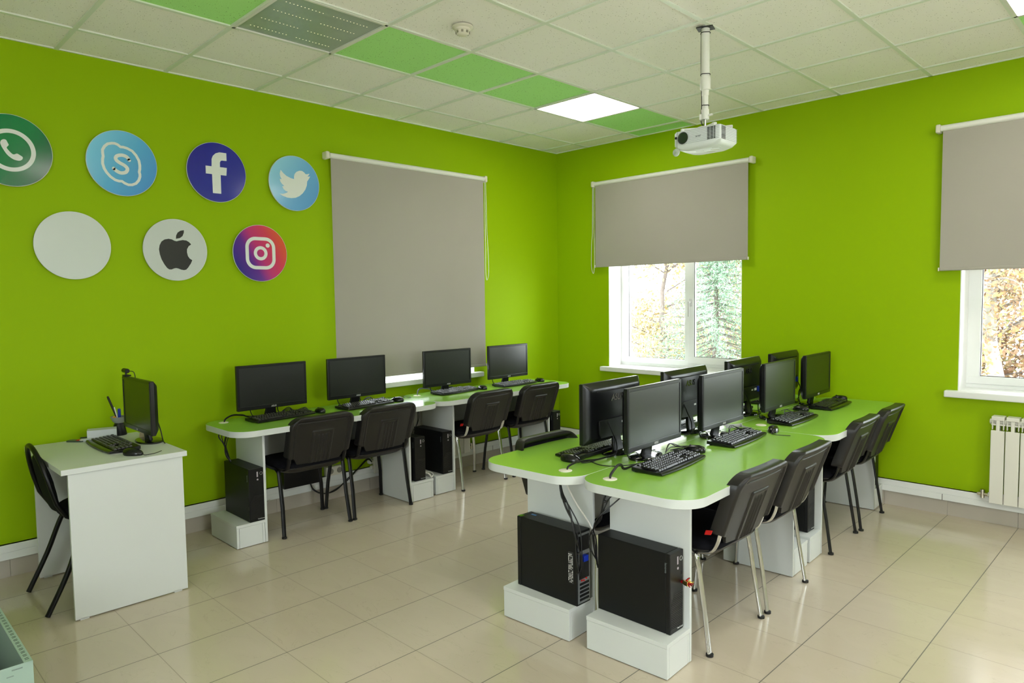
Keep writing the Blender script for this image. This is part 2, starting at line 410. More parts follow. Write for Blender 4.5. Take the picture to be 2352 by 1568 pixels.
# windows. local frame: u along the wall, d outward, z up
def window(n, M, w, z0, z1, split, sub=.03):
    """M maps (u, d, z) to the room; u from 0..w"""
    def Bx(bm, a, b, mi=0): 
        c = [(p+q)/2 for p, q in zip(a, b)]; s = [abs(q-p) for p, q in zip(a, b)]
        box(bm, c, s, mi, m=M)
    root = bpy.data.objects.new('window_%d' % n, None); COL.objects.link(root); struct(root)
    bm = new()
    for a, b in (((0, 0.001, z0), (.006, .215, z1)), ((w-.006, .001, z0), (w, .215, z1)), ((0, .001, z1-.006), (w, .215, z1))): Bx(bm, a, b)
    finish('reveal', bm, REVEAL, root, smooth=0)
    bm = new(); D0, D1 = .2, .265; fr = .055; zb = z0+sub
    Bx(bm, (.002, D0, zb), (w-.002, D1, zb+fr)); Bx(bm, (.002, D0, z1-fr), (w-.002, D1, z1)); Bx(bm, (.004, D0+.0015, zb+.001), (fr+.03, D1-.001, z1-.001)); Bx(bm, (w-fr, D0+.0015, zb+.001), (w-.004, D1-.001, z1-.001))
    Bx(bm, (split-.035, D0+.003, zb+.002), (split+.035, D1-.002, z1-.002)); Bx(bm, (.001, D0+.006, z0+.001), (w-.001, D1+.06, zb+.002))
    finish('window_frame', bm, WHITEPVC, root, bevel=.006, smooth=0)
    bm = new(); a, b = split+.012, w-.03; c, e = zb+.028, z1-.03; s = .062
    for p, q in (((a, D0-.018, c), (b, D0+.03, c+s)), ((a, D0-.018, e-s), (b, D0+.03, e)), ((a+.001, D0-.0165, c+.001), (a+s, D0+.029, e-.001)), ((b-s, D0-.0165, c+.001), (b-.001, D0+.029, e-.001))): Bx(bm, p, q)
    sash = finish('sash', bm, WHITEPVC, root, bevel=.005, smooth=0)
    bm = new(); g = .004
    for (p0, p1, q0, q1, d) in ((a+s, b-s, c+s, e-s, D0-.006), (fr+.03, split-.035, zb+fr, z1-fr, D0+.02)):
        for x0, x1, y0, y1 in ((p0, p1, q0, q0+g), (p0, p1, q1-g, q1), (p0, p0+g, q0, q1), (p1-g, p1, q0, q1)): Bx(bm, (x0, d, y0), (x1, d+.004, y1))
    finish('gasket', bm, BLACK, root, smooth=0)
    for nm, (p0, p1, q0, q1, d) in (('glass', (a+s, b-s, c+s, e-s, D0+.005)), ('glass', (fr+.03, split-.035, zb+fr, z1-fr, D0+.035))):
        bm = new(); vs = [bm.verts.new(M @ Vector(v)) for v in ((p0, d, q0), (p1, d, q0), (p1, d, q1), (p0, d, q1))]; bm.faces.new(vs)
        finish(nm, bm, GLASS, root, smooth=0)
    bm = new(); hx = a+s/2; hz = (c+e)/2-.22
    Bx(bm, (hx-.014, D0-.028, hz-.035), (hx+.014, D0-.018, hz+.035)); Bx(bm, (hx-.008, D0-.055, hz-.008), (hx+.008, D0-.02, hz+.008)); Bx(bm, (hx-.009, D0-.065, hz-.13), (hx+.009, D0-.052, hz+.012))
    finish('handle', bm, mat('handle_plastic', lin((205, 205, 205)), .35), sash, bevel=.004, smooth=0)
    bm = new(); Bx(bm, (-.07, -.06, z0-.045), (w+.07, .003, z0)); Bx(bm, (.001, .0, z0-.03), (w-.001, .213, z0+.004)); 
    finish('window_sill', bm, WHITEPVC, root, bevel=.006, smooth=0)
    return root
for k, (a, b, z0, z1) in enumerate(WIN):
    window(k+1, TR(a, 0, 0), b-a, z0, z1, .755)
ML = Matrix(((0, -1, 0, 0), (1, 0, 0, -2.56), (0, 0, 1, 0), (0, 0, 0, 1)))     # u along +y, outward -x
window(4, ML, 1.37, .868, 2.52, 1.05, .004)
for k, (a, b) in enumerate(FW):
    window(5+k, Matrix(((-1, 0, 0, b), (0, -1, 0, RYM), (0, 0, 1, 0), (0, 0, 0, 1))), b-a, .87, 2.55, .8)  # unseen window, added to light surfaces that face the camera

window(6, Matrix(((0, 1, 0, RXM), (-1, 0, 0, BW[1]), (0, 0, 1, 0), (0, 0, 0, 1))), BW[1]-BW[0], .87, 2.55, .8)  # unseen window, added to brighten the side of the lone desk

# ------------------------------------------------------------ outside: ground, trees
bm = new(); box2(bm, (-45, -45, -1.5), (60, 60, -1.3)); struct(finish('ground', bm, mat('pale_paving', lin((222, 219, 210)), .9, noise=.3, nscale=3), smooth=0))
def leaf_mesh(name, centres, size, m, parent, n, spread, hang=0, narrow=1.0):
    vs, fs = [], []
    for _ in range(n):
        c = random.choice(centres); p = Vector(c[:3])+Vector([random.gauss(0, c[3]*spread) for _ in range(3)])
        s = size*random.uniform(.6, 1.3)
        a = Vector([random.gauss(0, 1) for _ in range(3)]).normalized(); b = a.cross(Vector([random.gauss(0, 1) for _ in range(3)])).normalized()
        a = (a+Vector((0, 0, -hang))).normalized(); i = len(vs)
        b *= narrow
        vs += [p-a*s, p+b*s*.5, p+a*s, p-b*s*.5]; fs.append((i, i+1, i+2, i+3))
    me = bpy.data.meshes.new(name); me.from_pydata(vs, [], fs); me.materials.append(m)
    o = bpy.data.objects.new(name, me); COL.objects.link(o); o.parent = parent; return o
def leaf_mat(name, cols):
    m = bpy.data.materials.new(name); m.use_nodes = True; nt = m.node_tree; b = nt.nodes['Principled BSDF']
    g = nd(nt, 'ShaderNodeNewGeometry'); r = nd(nt, 'ShaderNodeValToRGB'); cr = r.color_ramp
    while len(cr.elements) < len(cols): cr.elements.new(.5)
    for i, (e, c) in enumerate(zip(cr.elements, cols)): e.position = i/(len(cols)-1); e.color = (*lin(c), 1)
    nt.links.new(g.outputs['Random Per Island'], r.inputs[0]); nt.links.new(r.outputs[0], b.inputs['Base Color']); b.inputs['Roughness'].default_value = .7
    return m
ORANGE = leaf_mat('orange_leaves', [(105, 80, 62), (134, 100, 74), (140, 118, 66), (118, 88, 70), (145, 120, 98), (88, 92, 54)])
YELLOW = leaf_mat('yellow_leaves', [(150, 135, 85), (170, 155, 100), (135, 125, 95), (160, 135, 100)])
NEEDLE = leaf_mat('spruce_needles', [(75, 100, 82), (95, 125, 100), (115, 140, 115)])
BARK = mat('grey_bark', lin((95, 85, 80)), .9, noise=.4, nscale=12)
BIRCH = mat('white_birch_bark', lin((135, 130, 128)), .8, noise=.45, nscale=7)
def broadleaf(name, label, x, y, h, rad, m, bark, n, size, tr=.09, cat='tree', group=None):
    t = thing(name, label, cat, (x, y, -1.3), 0, group)
    bm = new(); pts = [(0.10*math.sin(k*1.3), .1*math.cos(k), h*k/7) for k in range(8)]
    tube(bm, pts, [tr*(1-.11*k) for k in range(8)], 9)
    finish('trunk', bm, bark, t)
    bm = new(); cs = []
    for k in range(34):
        z = random.uniform(.1*h, .97*h); an = random.uniform(0, 2*PI); L = rad*random.uniform(.5, 1.05)*(1-.35*z/h)
        e = Vector((L*math.cos(an), L*math.sin(an), z+L*random.uniform(0, .5))); s = Vector((0, 0, z))
        mid = s.lerp(e, .5)+Vector((random.gauss(0, .08), random.gauss(0, .08), .12))
        tube(bm, smooth_loop([tuple(s), tuple(mid), tuple(e), (e.x*1.1, e.y*1.1, e.z-.25)], False, 3), [.02, .018, .016, .014, .012, .01, .008, .006, .005, .003], 4)
        for q in (.3, .5, .7, .9, 1.0): p = s.lerp(e, q); cs.append((p.x, p.y, p.z+.1, .22))
        for q in range(3):
            d = Vector((random.gauss(0, .3), random.gauss(0, .3), random.gauss(0, .25))); b0 = s.lerp(e, random.uniform(.4, .9))
            tube(bm, [tuple(b0), tuple(b0+d*.5), tuple(b0+d)], [.007, .005, .003], 3)
    finish('branches', bm, BARK, t)
    leaf_mesh('foliage', cs, size, m, t, n, 1.0)
    return t
def spruce(label, x, y, h, rad):
    t = thing('spruce_tree', label, 'tree', (x, y, -1.3))
    bm = new(); tube(bm, [(0, 0, 0), (0, 0, h*.5), (0, 0, h)], [.1, .06, .01], 8); 
    cs = []
    for k in range(26):
        z = h*(.12+.86*k/26); L = rad*(1-(k/26)**1.2)+.05
        for q in range(8):
            an = q*PI/4+k*.7; e = (L*math.cos(an), L*math.sin(an), z-.12*L)
            tube(bm, [(0, 0, z), (e[0]*.5, e[1]*.5, z-.14*L), e], [.014, .01, .004], 4)
            for s in (.25, .4, .55, .7, .85, 1): cs.append((e[0]*s, e[1]*s, z-.14*L*s, .07))
    finish('trunk', bm, BARK, t)
    leaf_mesh('foliage', cs, .055, NEEDLE, t, 24000, 1.0, 0, .22)
spruce('green spruce tree right outside the window nearest the corner', -1.6, 6.3, 4.2, 1.9)
broadleaf('leafy_tree', 'pale yellow tree outside left pane of the window nearest the corner', -4.1, 8.6, 5.2, 2.3, YELLOW, BARK, 14000, .05)
broadleaf('leafy_tree', 'thin yellow tree standing behind the spruce outside the window', -3.4, 11.5, 5.0, 2.6, YELLOW, BARK, 22000, .06)
broadleaf('birch_tree', 'orange-leaved birch with white trunk outside the window at the right edge', 2.98, 5.0, 5.2, 1.9, ORANGE, BIRCH, 20000, .032, .12)
broadleaf('leafy_tree', 'dense orange tree standing behind the white-trunked birch', 1.6, 8.2, 5.5, 2.6, ORANGE, BARK, 42000, .05)
broadleaf('leafy_tree', 'orange and brown tree farthest right beyond the birch', 4.9, 8.6, 5.4, 2.6, ORANGE, BARK, 32000, .05)

# ------------------------------------------------------------ roller blinds
def blind(label, M, w, z1, z0, chain_at, cz):
    """M maps (u, d, z) with d towards the room"""
    t = thing('roller_blind', label, 'blind')
    bm = new(); nu, nz = 40, 26; pts = []
    for j in range(nz+1):
        z = z1-.01+(z0-z1+.01)*j/nz; row = []
        for i in range(nu+1):
            u = i/nu; k = j/nz
            row.append((.012+u*(w-.024), .052+.0035*k*k*math.sin(u*17+1)+.002*k*math.sin(u*41+k*3), z))
        pts.append(row)
    g = [[[bm.verts.new(M @ Vector((x, y+o, z))) for x, y, z in row] for row in pts] for o in (0, .0015)]
    for G in g:
        for j in range(nz):
            for i in range(nu): bm.faces.new((G[j][i], G[j][i+1], G[j+1][i+1], G[j+1][i]))
    finish('cloth', bm, BLINDCLOTH, t)
    bm = new(); tube(bm, [M @ Vector((.0, .05, z1+.008)), M @ Vector((w, .05, z1+.008))], .021, 16); finish('tube', bm, ALUM, t)
    for u in (-.016, w+.016):
        bm = new(); box(bm, (u, .035, z1+.008), (.03, .07, .056), m=M); finish('bracket', bm, SOCKET, t, bevel=.008)
    bm = new(); tube(bm, [M @ Vector((.014, .055, z0+.004)), M @ Vector((w-.014, .055, z0+.004))], .006, 8, r2=.011, side=(0, 0, 1)); finish('hem_bar', bm, BLINDCLOTH, t)
    for u in (.006, w-.006):
        bm = new(); box(bm, (u, .055, z0+.004), (.008, .014, .024), m=M); finish('hem_bar_cap', bm, SOCKET, t, bevel=.002)
    if chain_at is not None:
        u = chain_at; s = 1 if u > w/2 else -1; bm = new(); A = [(u, .05, z1), (u+.004*s, .045, z1-.4), (u+.002, .05, cz+.3), (u-.002*s, .05, cz+.08), (u+.01*s, .05, cz), (u+.034*s, .05, cz+.07), (u+.03*s, .05, cz+.3), (u+.02*s, .05, z1-.45), (u+.014*s, .05, z1)]
        tube(bm, [M @ Vector(p) for p in smooth_loop(A, False, 5)], .0024, 6); finish('pull_cord', bm, WHITECABLE, t)
MLB = Matrix(((0, 1, 0, 0), (1, 0, 0, -2.682), (0, 0, 1, 0), (0, 0, 0, 1)))
MRB = lambda x: Matrix(((1, 0, 0, x), (0, -1, 0, 0), (0, 0, 1, 0), (0, 0, 0, 1)))
blind('long grey roller blind lowered almost to the sill on the left wall', MLB, 1.603, 2.64, .925, 1.612, 1.72)
blind('grey roller blind lowered halfway above the window nearest the corner', MRB(.531), 1.6, 2.64, 1.845, -.008, 1.78)
blind('grey roller blind at the right edge above the radiator window', MRB(3.495), 1.6, 2.645, 1.70, 1.608, 1.7)
blind('grey roller blind over the added, unseen window farthest right', MRB(5.95), 1.6, 2.645, 1.7, 1.608, 1.7)  # belongs to the added window, kept for the room's light

# ------------------------------------------------------------ ceiling fixtures
LAMPMAT = mat('lit_lamp_diffuser', (1, 1, 1), .4, emit=(1, .95, .88), es=LAMP)
DARKDIFF = mat('unlit_prismatic_diffuser', lin((158, 172, 160)), .28, noise=.1, nscale=4)
LEDDOT = mat('faint_led_dot', (.9, .85, .7), .4, emit=(1, .85, .55), es=.75)
def lamp_label(i, j):
    return {(2, 2): 'lit square ceiling panel nearest the projector in the left row of green tiles', (2, 6): 'unlit square ceiling panel with faint rows of diodes',
            (7, 2): 'lit square ceiling panel cut off by the top right corner'}.get((i, j))
for (i, j, x, y) in lamps:
    on = not (i == 2 and j >= 6)
    lab = lamp_label(i, j) or 'square ceiling panel %s, column %s row %s from the corner, outside the photo' % ('lit' if on else 'unlit', ['two', 'three'][0] if i == 7 else ('one' if i == 2 else 'three'), {2: 'one', 6: 'two', 10: 'three'}.get(j, 'four'))
    t = thing('ceiling_light', lab, 'ceiling light', (x, y, H), 0, 'square ceiling light panels')
    bm = new(); a = .292
    for s in (-1, 1): box2(bm, (s*a-.008, -.3, -.004), (s*a+.008, .3, .03)); box2(bm, (-.3, s*a-.008, -.004), (.3, s*a+.008, .03))
    finish('frame', bm, ALUM, t, smooth=0)
    bm = new(); n = 14
    box2(bm, (-.288, -.288, .004), (.288, .288, .01))
    finish('diffuser', bm, LAMPMAT if on else DARKDIFF, t, smooth=0)
    bm = new(); box2(bm, (-.29, -.29, .05), (.29, .29, .06)); finish('housing', bm, ALUM, t, smooth=0)
    if not on:
        for q, xx in enumerate((-.21, -.08, .06, .19)):
            bm = new()
            for k in range(24):
                yy = -.235+.47*k/23
                if abs(yy) < .03: continue
                bmesh.ops.create_circle(bm, cap_ends=True, radius=.0034, segments=8, matrix=TR(xx, yy, .0035))
            finish('diode_row', bm, LEDDOT, t, smooth=0)
t = thing('smoke_detector', 'round cream smoke detector on the ceiling between green tiles and projector', 'smoke detector', (1.873, -2.92, H))
bm = new(); lathe(bm, [(.056, 0), (.058, -.008), (.05, -.014)], 32); finish('mounting_base', bm, SOCKET, t)
bm = new(); lathe(bm, [(.044, -.013), (.044, -.022), (.038, -.026), (.034, -.04), (.024, -.048), (.004, -.052)], 28); finish('sensor_dome', bm, SOCKET, t)
bm = new()
for k in range(8):
    a = k*PI/4; box(bm, (.037*math.cos(a), .037*math.sin(a), -.034), (.004, .012, .012), rz=a)
finish('vent_fin', bm, mat('beige_grey_plastic', lin((150, 145, 130)), .5), t, smooth=0)  # fins in greyer plastic than the cream dome

# ceiling projector
t = thing('ceiling_projector', 'white video projector hanging from a ceiling pole', 'projector', (2.78, -1.925, 0))
bm = new(); PW, PD, zb, zt = .285, .2, 2.362, 2.466
loft(bm, [(PW-.08, PD-.03, .05, 0, 0, zb-.006), (PW-.03, PD-.01, .035, 0, 0, zb+.006), (PW, PD, .02, 0, 0, zb+.025), (PW, PD, .02, 0, 0, zt-.008), (PW-.01, PD-.01, .018, 0, 0, zt)], M=TR(.003, -.002, 0))
body = finish('projector_body', bm, mat('white_projector_plastic', lin((225, 230, 232)), .35), t)
bm = new()
for k in range(9):
    z = zb+.03+k*.0085; box2(bm, (-.06, -.1035, z), (.142, -.1015, z+.0012)); box2(bm, (.1455, -.09, z), (.147, .09, z+.0012)); box2(bm, (-.1415, -.09, z), (-.139, .09, z+.0012))
finish('groove_line', bm, mat('light_grey_groove', lin((165, 172, 176)), .5), body, smooth=0)
bm = new()
for a, b in ((.07, .085), (.089, .105), (.109, .118)):
    for k in range(9): box2(bm, (a, -.1045, zb+.032+k*.0075), (b, -.102, zb+.036+k*.0075))
finish('vent', bm, BLACK, body, smooth=0); bm = new()
for a, b in ((-.085, -.076), (-.07, -.061), (-.055, -.046)):
    for k in range(10): box2(bm, (.1455, a, zb+.028+k*.007), (.1478, b, zb+.0315+k*.007))
finish('vent', bm, BLACK, body, smooth=0)
ML_ = TR(-.077, -.102, 2.424) @ RX(PI/2)
bm = new(); lathe(bm, [(.0345, -.004), (.037, .001), (.0365, .006), (.033, .007)], 36, M=ML_, caps=False); finish('lens_ring', bm, mat('pale_grey_plastic', lin((190, 196, 200)), .3), t)
bm = new(); lathe(bm, [(.033, .0055), (.030, .0075), (.024, .002), (.016, .0035), (.0155, .0045), (.001, .005)], 32, M=ML_); finish('lens', bm, mat('dark_lens_glass', lin((24, 28, 32)), .08, coat=1), t)
bm = new(); lathe(bm, [(.0075, 0), (.0075, .004), (.005, .006), (.001, .006)], 16, M=TR(-.124, -.1, 2.432) @ RX(PI/2)); finish('infrared_sensor', bm, BLACK, t)
bm = new(); lathe(bm, [(.02, 0), (.022, .003), (.022, .007), (.019, .009)], 28, M=TR(-.12, -.1, 2.352) @ RX(PI/2)); finish('lens_cap', bm, mat('clear_cap', lin((215, 225, 215)), .2, trans=.4), t)
bm = new(); tube(bm, [(-.113, -.108, 2.372), (-.114, -.11, 2.41), (-.112, -.105, 2.47)], .0008, 4); finish('cap_string', bm, RUBBER, t)
text('lettering', 'acer', .019, TR(.015, -.1022, 2.422) @ RX(PI/2), mat('grey_print', lin((110, 118, 122)), .5), body, bold=.0002)
bm = new(); 
for p in ((.06, .0), (.02, .03), (-.02, -.02), (.09, -.04)): box(bm, (p[0], p[1], zb-.006), (.045, .014, .003), rz=.5)
finish('bottom_vent', bm, mat('glossy_white', lin((235, 240, 235)), .15), body, bevel=.001)
bm = new(); tube(bm, [(0, 0, 2.75), (0, 0, 3.04)], .0235, 20); tube(bm, [(0, 0, 2.66), (0, 0, 2.76)], .019, 20)
pole = finish('pole', bm, ALUM, t)
bm = new(); lathe(bm, [(.027, 2.69), (.029, 2.70), (.029, 2.75), (.026, 2.765)], 20); lathe(bm, [(.017, 2.58), (.017, 2.70)], 16); lathe(bm, [(.021, 2.53), (.021, 2.585)], 16)
box(bm, (-.018, 0, 2.545), (.03, .03, .03), rz=.4); tube(bm, [(.01, 0, 2.548), (.045, 0, 2.55)], .006, 8)
finish('pole_joint', bm, ALUM, pole, bevel=.001)
bm = new(); lathe(bm, [(.007, 2.485), (.007, 2.535)], 12); finish('pivot_pin', bm, CHROME, t)
bm = new(); lathe(bm, [(.045, 2.478), (.045, 2.486)], 20); box(bm, (-.05, -.04, 2.48), (.13, .022, .008), rz=.5); box(bm, (.06, .03, 2.48), (.16, .022, .008), rz=.35); box(bm, (.05, -.05, 2.478), (.13, .018, .008), rz=-.5)
for p in ((-.1, -.07), (.12, .06), (.1, -.08)): lathe(bm, [(.012, 2.464), (.012, 2.482)], 12, M=TR(p[0], p[1], 0))
finish('mounting_bracket', bm, ALUM, t, bevel=.001)
bm = new(); tube(bm, smooth_loop([(-.026, -.0, 3.03), (-.027, 0, 2.9), (-.026, .0, 2.78), (-.022, 0, 2.62), (-.03, .01, 2.52), (.0, .03, 2.49), (.05, .08, 2.475)], False, 4), .0026, 6); finish('cable', bm, RUBBER, t)
for z in (3.0, 2.775, 2.605):
    bm = new(); r = .026 if z > 2.76 else .02
    tube(bm, [(r*math.cos(a*PI/10), r*math.sin(a*PI/10), z+.001*math.sin(a)) for a in range(21)], .0022, 6); finish('cable_tie', bm, RUBBER, t)
bm = new(); box(bm, (0, 0, 3.026), (.09, .07, .004), rz=.3); finish('ceiling_hole', bm, BLACKMETAL, t, smooth=0)

# ------------------------------------------------------------ wall signs (round boards on the left wall)
MS = Matrix(((0, 0, 1, 0), (1, 0, 0, 0), (0, 1, 0, 0), (0, 0, 0, 1)))       # sign x->y, sign y->z, out->x
BIRD = [(-0.107, 0.086), (-0.088, 0.065), (-0.063, 0.047), (-0.03, 0.035), (-0.004, 0.031), (-0.004, 0.051), (0.002, 0.07), (0.018, 0.087), (0.041, 0.097), (0.061, 0.098), (0.078, 0.089), (0.09, 0.077), (0.105, 0.079), (0.122, 0.085), (0.115, 0.072), (0.105, 0.061), (0.127, 0.064), (0.114, 0.043), (0.101, 0.025), (0.097, -0.005), (0.084, -0.037), (0.062, -0.066), (0.035, -0.089), (0.004, -0.104), (-0.029, -0.11), (-0.062, -0.109), (-0.094, -0.1), (-0.122, -0.087), (-0.093, -0.085), (-0.07, -0.076), (-0.055, -0.067), (-0.073, -0.063), (-0.089, -0.05), (-0.099, -0.03), (-0.083, -0.028), (-0.1, -0.014), (-0.113, 0.003), (-0.116, 0.021), (-0.101, 0.019), (-0.111, 0.036), (-0.115, 0.059)]
LEAF = [(0.054, 0.131), (0.053, 0.114), (0.044, 0.092), (0.027, 0.078), (0.002, 0.072), (0.004, 0.093), (0.014, 0.113), (0.032, 0.126)]
FRUIT = [(-0.044, 0.07), (-0.024, 0.067), (-0.008, 0.059), (0.006, 0.056), (0.021, 0.061), (0.044, 0.066), (0.067, 0.064), (0.084, 0.054), (0.097, 0.04), (0.08, 0.027), (0.069, 0.007), (0.068, -0.014), (0.073, -0.038), (0.084, -0.054), (0.1, -0.064), (0.09, -0.086), (0.072, -0.113), (0.059, -0.127), (0.045, -0.131), (0.027, -0.128), (0.01, -0.121), (-0.004, -0.118), (-0.018, -0.121), (-0.033, -0.128), (-0.047, -0.128), (-0.06, -0.119), (-0.076, -0.096), (-0.092, -0.064), (-0.101, -0.032), (-0.105, 0.0), (-0.1, 0.026), (-0.088, 0.05), (-0.069, 0.064)]
SS = [(0.038, 0.024), (0.027, 0.041), (0.008, 0.049), (-0.01, 0.049), (-0.029, 0.042), (-0.038, 0.029), (-0.033, 0.014), (-0.015, 0.001), (0.006, -0.009), (0.021, -0.021), (0.026, -0.034), (0.017, -0.051), (0.001, -0.058), (-0.017, -0.059), (-0.038, -0.049), (-0.051, -0.037)]
CLOUD = [(-0.055, 0.115), (-0.078, 0.108), (-0.096, 0.091), (-0.108, 0.068), (-0.108, 0.048), (-0.106, 0.03), (-0.11, 0.011), (-0.111, -0.014), (-0.104, -0.042), (-0.091, -0.066), (-0.071, -0.089), (-0.046, -0.106), (-0.025, -0.111), (-0.008, -0.11), (0.006, -0.12), (0.027, -0.128), (0.049, -0.126), (0.071, -0.115), (0.088, -0.094), (0.096, -0.07), (0.096, -0.055), (0.093, -0.042), (0.097, -0.023), (0.098, 0.001), (0.094, 0.029), (0.079, 0.059), (0.058, 0.083), (0.029, 0.096), (0.008, 0.1), (-0.007, 0.099), (-0.023, 0.111), (-0.039, 0.116)]
PHONE = [(-0.031, 0.056), (-0.02, 0.054), (-0.014, 0.041), (-0.009, 0.027), (-0.019, 0.013), (-0.011, -0.002), (0.009, -0.022), (0.027, -0.015), (0.039, -0.021), (0.053, -0.031), (0.051, -0.044), (0.038, -0.053), (0.019, -0.052), (0.001, -0.044), (-0.019, -0.026), (-0.033, -0.003), (-0.044, 0.02), (-0.047, 0.036), (-0.042, 0.049)]
FF = [(0.067, 0.137), (0.067, 0.085), (0.036, 0.084), (0.026, 0.08), (0.021, 0.069), (0.02, 0.038), (0.067, 0.038), (0.062, -0.015), (0.023, -0.015), (0.022, -0.141), (-0.034, -0.141), (-0.035, -0.015), (-0.076, -0.015), (-0.076, 0.037), (-0.036, 0.037), (-0.034, 0.086), (-0.025, 0.108), (-0.006, 0.127), (0.02, 0.137)]
circle = lambda r, n=48, cx=0, cy=0: [(cx+r*math.cos(2*PI*k/n), cy+r*math.sin(2*PI*k/n)) for k in range(n)]
def sign(label, y, z, facemat, emblem):
    t = thing('wall_sign', label, 'sign', (0, y, z), 0, 'round signs on the left wall')
    bm = new(); poly(bm, circle(.2, 96), .012, .0205, 0, M=MS); d = finish('disc', bm, mat('white_board_edge', lin((215, 218, 215)), .4), t, bevel=.0008)
    bm = new(); poly(bm, circle(.1975, 96), .0205, .0212, 0, M=MS); finish('printed_face', bm, facemat, t)
    for a, b in ((-.08, 0), (.08, 0)):
        bm = new(); poly(bm, circle(.015, 14, a, b), 0, .0125, 0, M=MS); finish('spacer', bm, BLACK, t)
    emblem(t)
Z0, Z1 = .0212, .0222
def e_phone(t):
    bm = new(); strip(bm, circle(.1065, 64), .0225, Z0, Z1, True, M=MS); finish('emblem_ring', bm, TREND, t)
    bm = new(); poly(bm, smooth_loop(PHONE, True, 3), Z0, Z1, M=MS); finish('emblem_handset', bm, TREND, t, smooth=0)
    bm = new(); poly(bm, [(-.085, -.075), (-.118, -.118), (-.06, -.095)], Z0, Z1-.0001, M=MS); finish('emblem_tail', bm, TREND, t, smooth=0)
def e_cloud(t):
    bm = new(); strip(bm, smooth_loop(SS, False, 4), .0205, Z0, Z1, False, M=MS); finish('emblem_letter', bm, TREND, t, smooth=0)
    bm = new(); strip(bm, CLOUD, .016, Z0, Z1, True, M=MS); finish('emblem_outline', bm, TREND, t)
def e_f(t): bm = new(); poly(bm, FF, Z0, Z1, M=MS); finish('emblem_letter', bm, TREND, t, smooth=0)
def e_bird(t): bm = new(); poly(bm, BIRD, Z0, Z1, M=MS); finish('emblem_bird', bm, TREND, t, smooth=0)
def e_apple(t):
    k = mat('black_print_film', lin((22, 22, 22)), .35)
    bm = new(); poly(bm, LEAF, Z0, Z1, M=MS); finish('emblem_leaf', bm, k, t, smooth=0)
    bm = new(); poly(bm, FRUIT, Z0, Z1, M=MS); finish('emblem_fruit', bm, k, t, smooth=0)
def e_cam(t):
    bm = new(); strip(bm, rr_pts(.197, .205, .062, 10), .024, Z0, Z1, True, M=MS); finish('emblem_frame', bm, TREND, t)
    bm = new(); strip(bm, circle(.039, 40), .023, Z0, Z1, True, M=MS); finish('emblem_lens', bm, TREND, t)
    bm = new(); poly(bm, circle(.015, 20, .054, .057), Z0, Z1, M=MS); finish('emblem_dot', bm, TREND, t)
DV = (0, .8, -.6)
sign('dark green round sign with a white telephone handset in a ring', -4.672, 2.413, gradient_material('green_print', [(0, (0, 128, 66)), (.5, (0, 132, 70)), (1, (0, 88, 58))], DV), e_phone)
sign('light blue round sign with a white letter S in a cloud outline', -4.104, 2.412, gradient_material('sky_blue_print', [(0, (130, 208, 245)), (.5, (92, 178, 228)), (1, (75, 150, 220))], DV), e_cloud)
sign('dark blue round sign with a white lowercase letter f', -3.522, 2.425, gradient_material('royal_blue_print', [(0, (30, 30, 150)), (.5, (32, 38, 158)), (1, (36, 44, 160))], DV), e_f)
sign('light blue round sign with a white bird silhouette', -2.955, 2.412, gradient_material('bird_blue_print', [(0, (150, 210, 238)), (.5, (115, 180, 228)), (1, (98, 160, 218))], DV), e_bird)
WHITEPRINT = mat('white_gloss_print', lin((212, 218, 216)), .15)
sign('plain white round sign leftmost in the lower row of signs', -4.391, 1.895, WHITEPRINT, lambda t: None)
sign('white round sign with a black bitten apple silhouette', -3.81, 1.892, mat('pale_grey_print', lin((200, 206, 204)), .25), e_apple)
sign('purple to orange round sign with a white camera outline', -3.235, 1.891, gradient_material('sunset_print', [(0, (38, 30, 140)), (.3, (95, 35, 150)), (.5, (195, 45, 120)), (.75, (215, 60, 90)), (1, (225, 95, 55))], (0, .88, .47)), e_cam)

# ------------------------------------------------------------ desks
def desk(label, x, y, rz, L, DEP=.58, group='green computer desks'):
    """local: x depth 0 (back) .. DEP (front), y along 0..L ; grommet near y=0 end"""
    t = thing('computer_desk', label, 'desk', (x, y, 0), rz, group)
    bm = new(); pts = []; r = .13
    poly(bm, [(px+DEP/2, py+L/2) for px, py in rr_pts(DEP, L, r, 10)], .717, .755, 0, 1)
    finish('desktop', bm, [GREENTOP, EDGE], t, bevel=.0015)
    for yy in (.225, L-.225):
        bm = new(); box2(bm, (.045, yy-.008, 0.004), (.445, yy+.008, .717)); finish('side_panel', bm, LAMINATE, t, bevel=.0012, smooth=0)
    bm = new(); box2(bm, (.1, .233, .4), (.116, L-.233, .70)); finish('modesty_panel', bm, LAMINATE, t, bevel=.001, smooth=0)
    for a, b in ((.03, .217), (L-.217, L-.004)):
        bm = new(); box2(bm, (.045, a, .132), (.445, b, .15)); box2(bm, (.0465, a+.0015, .004), (.4435, a+.017, .1308)); box2(bm, (.0465, b-.017, .004), (.4435, b-.0015, .1308)); box2(bm, (.046, a+.0185, .004), (.062, b-.0185, .1308)); box2(bm, (.428, a+.0185, .004), (.444, b-.0185, .1308))
        finish('computer_stand', bm, LAMINATE, t, bevel=.0008, smooth=0)
    bm = new(); lathe(bm, [(.031, .7551), (.031, .757), (.026, .759), (.001, .759)], 28, M=TR(.12, .11, 0)); finish('cable_grommet', bm, SOCKET, t)
    for yy in (.217, .2335, L-.217-.0165, L-.217):
        pass
    return t
TH_I = .047            # the island stands slightly askew to the walls
# right-hand rows stand back to back; x grows to the right, y towards the window wall
desk('green-topped desk nearest the camera in the right row of the island', 2.87, -3.21, TH_I, 1.62, .565)
desk('green-topped desk by the window wall in the right row of the island', 2.794, -1.588, TH_I, 1.56, .565)
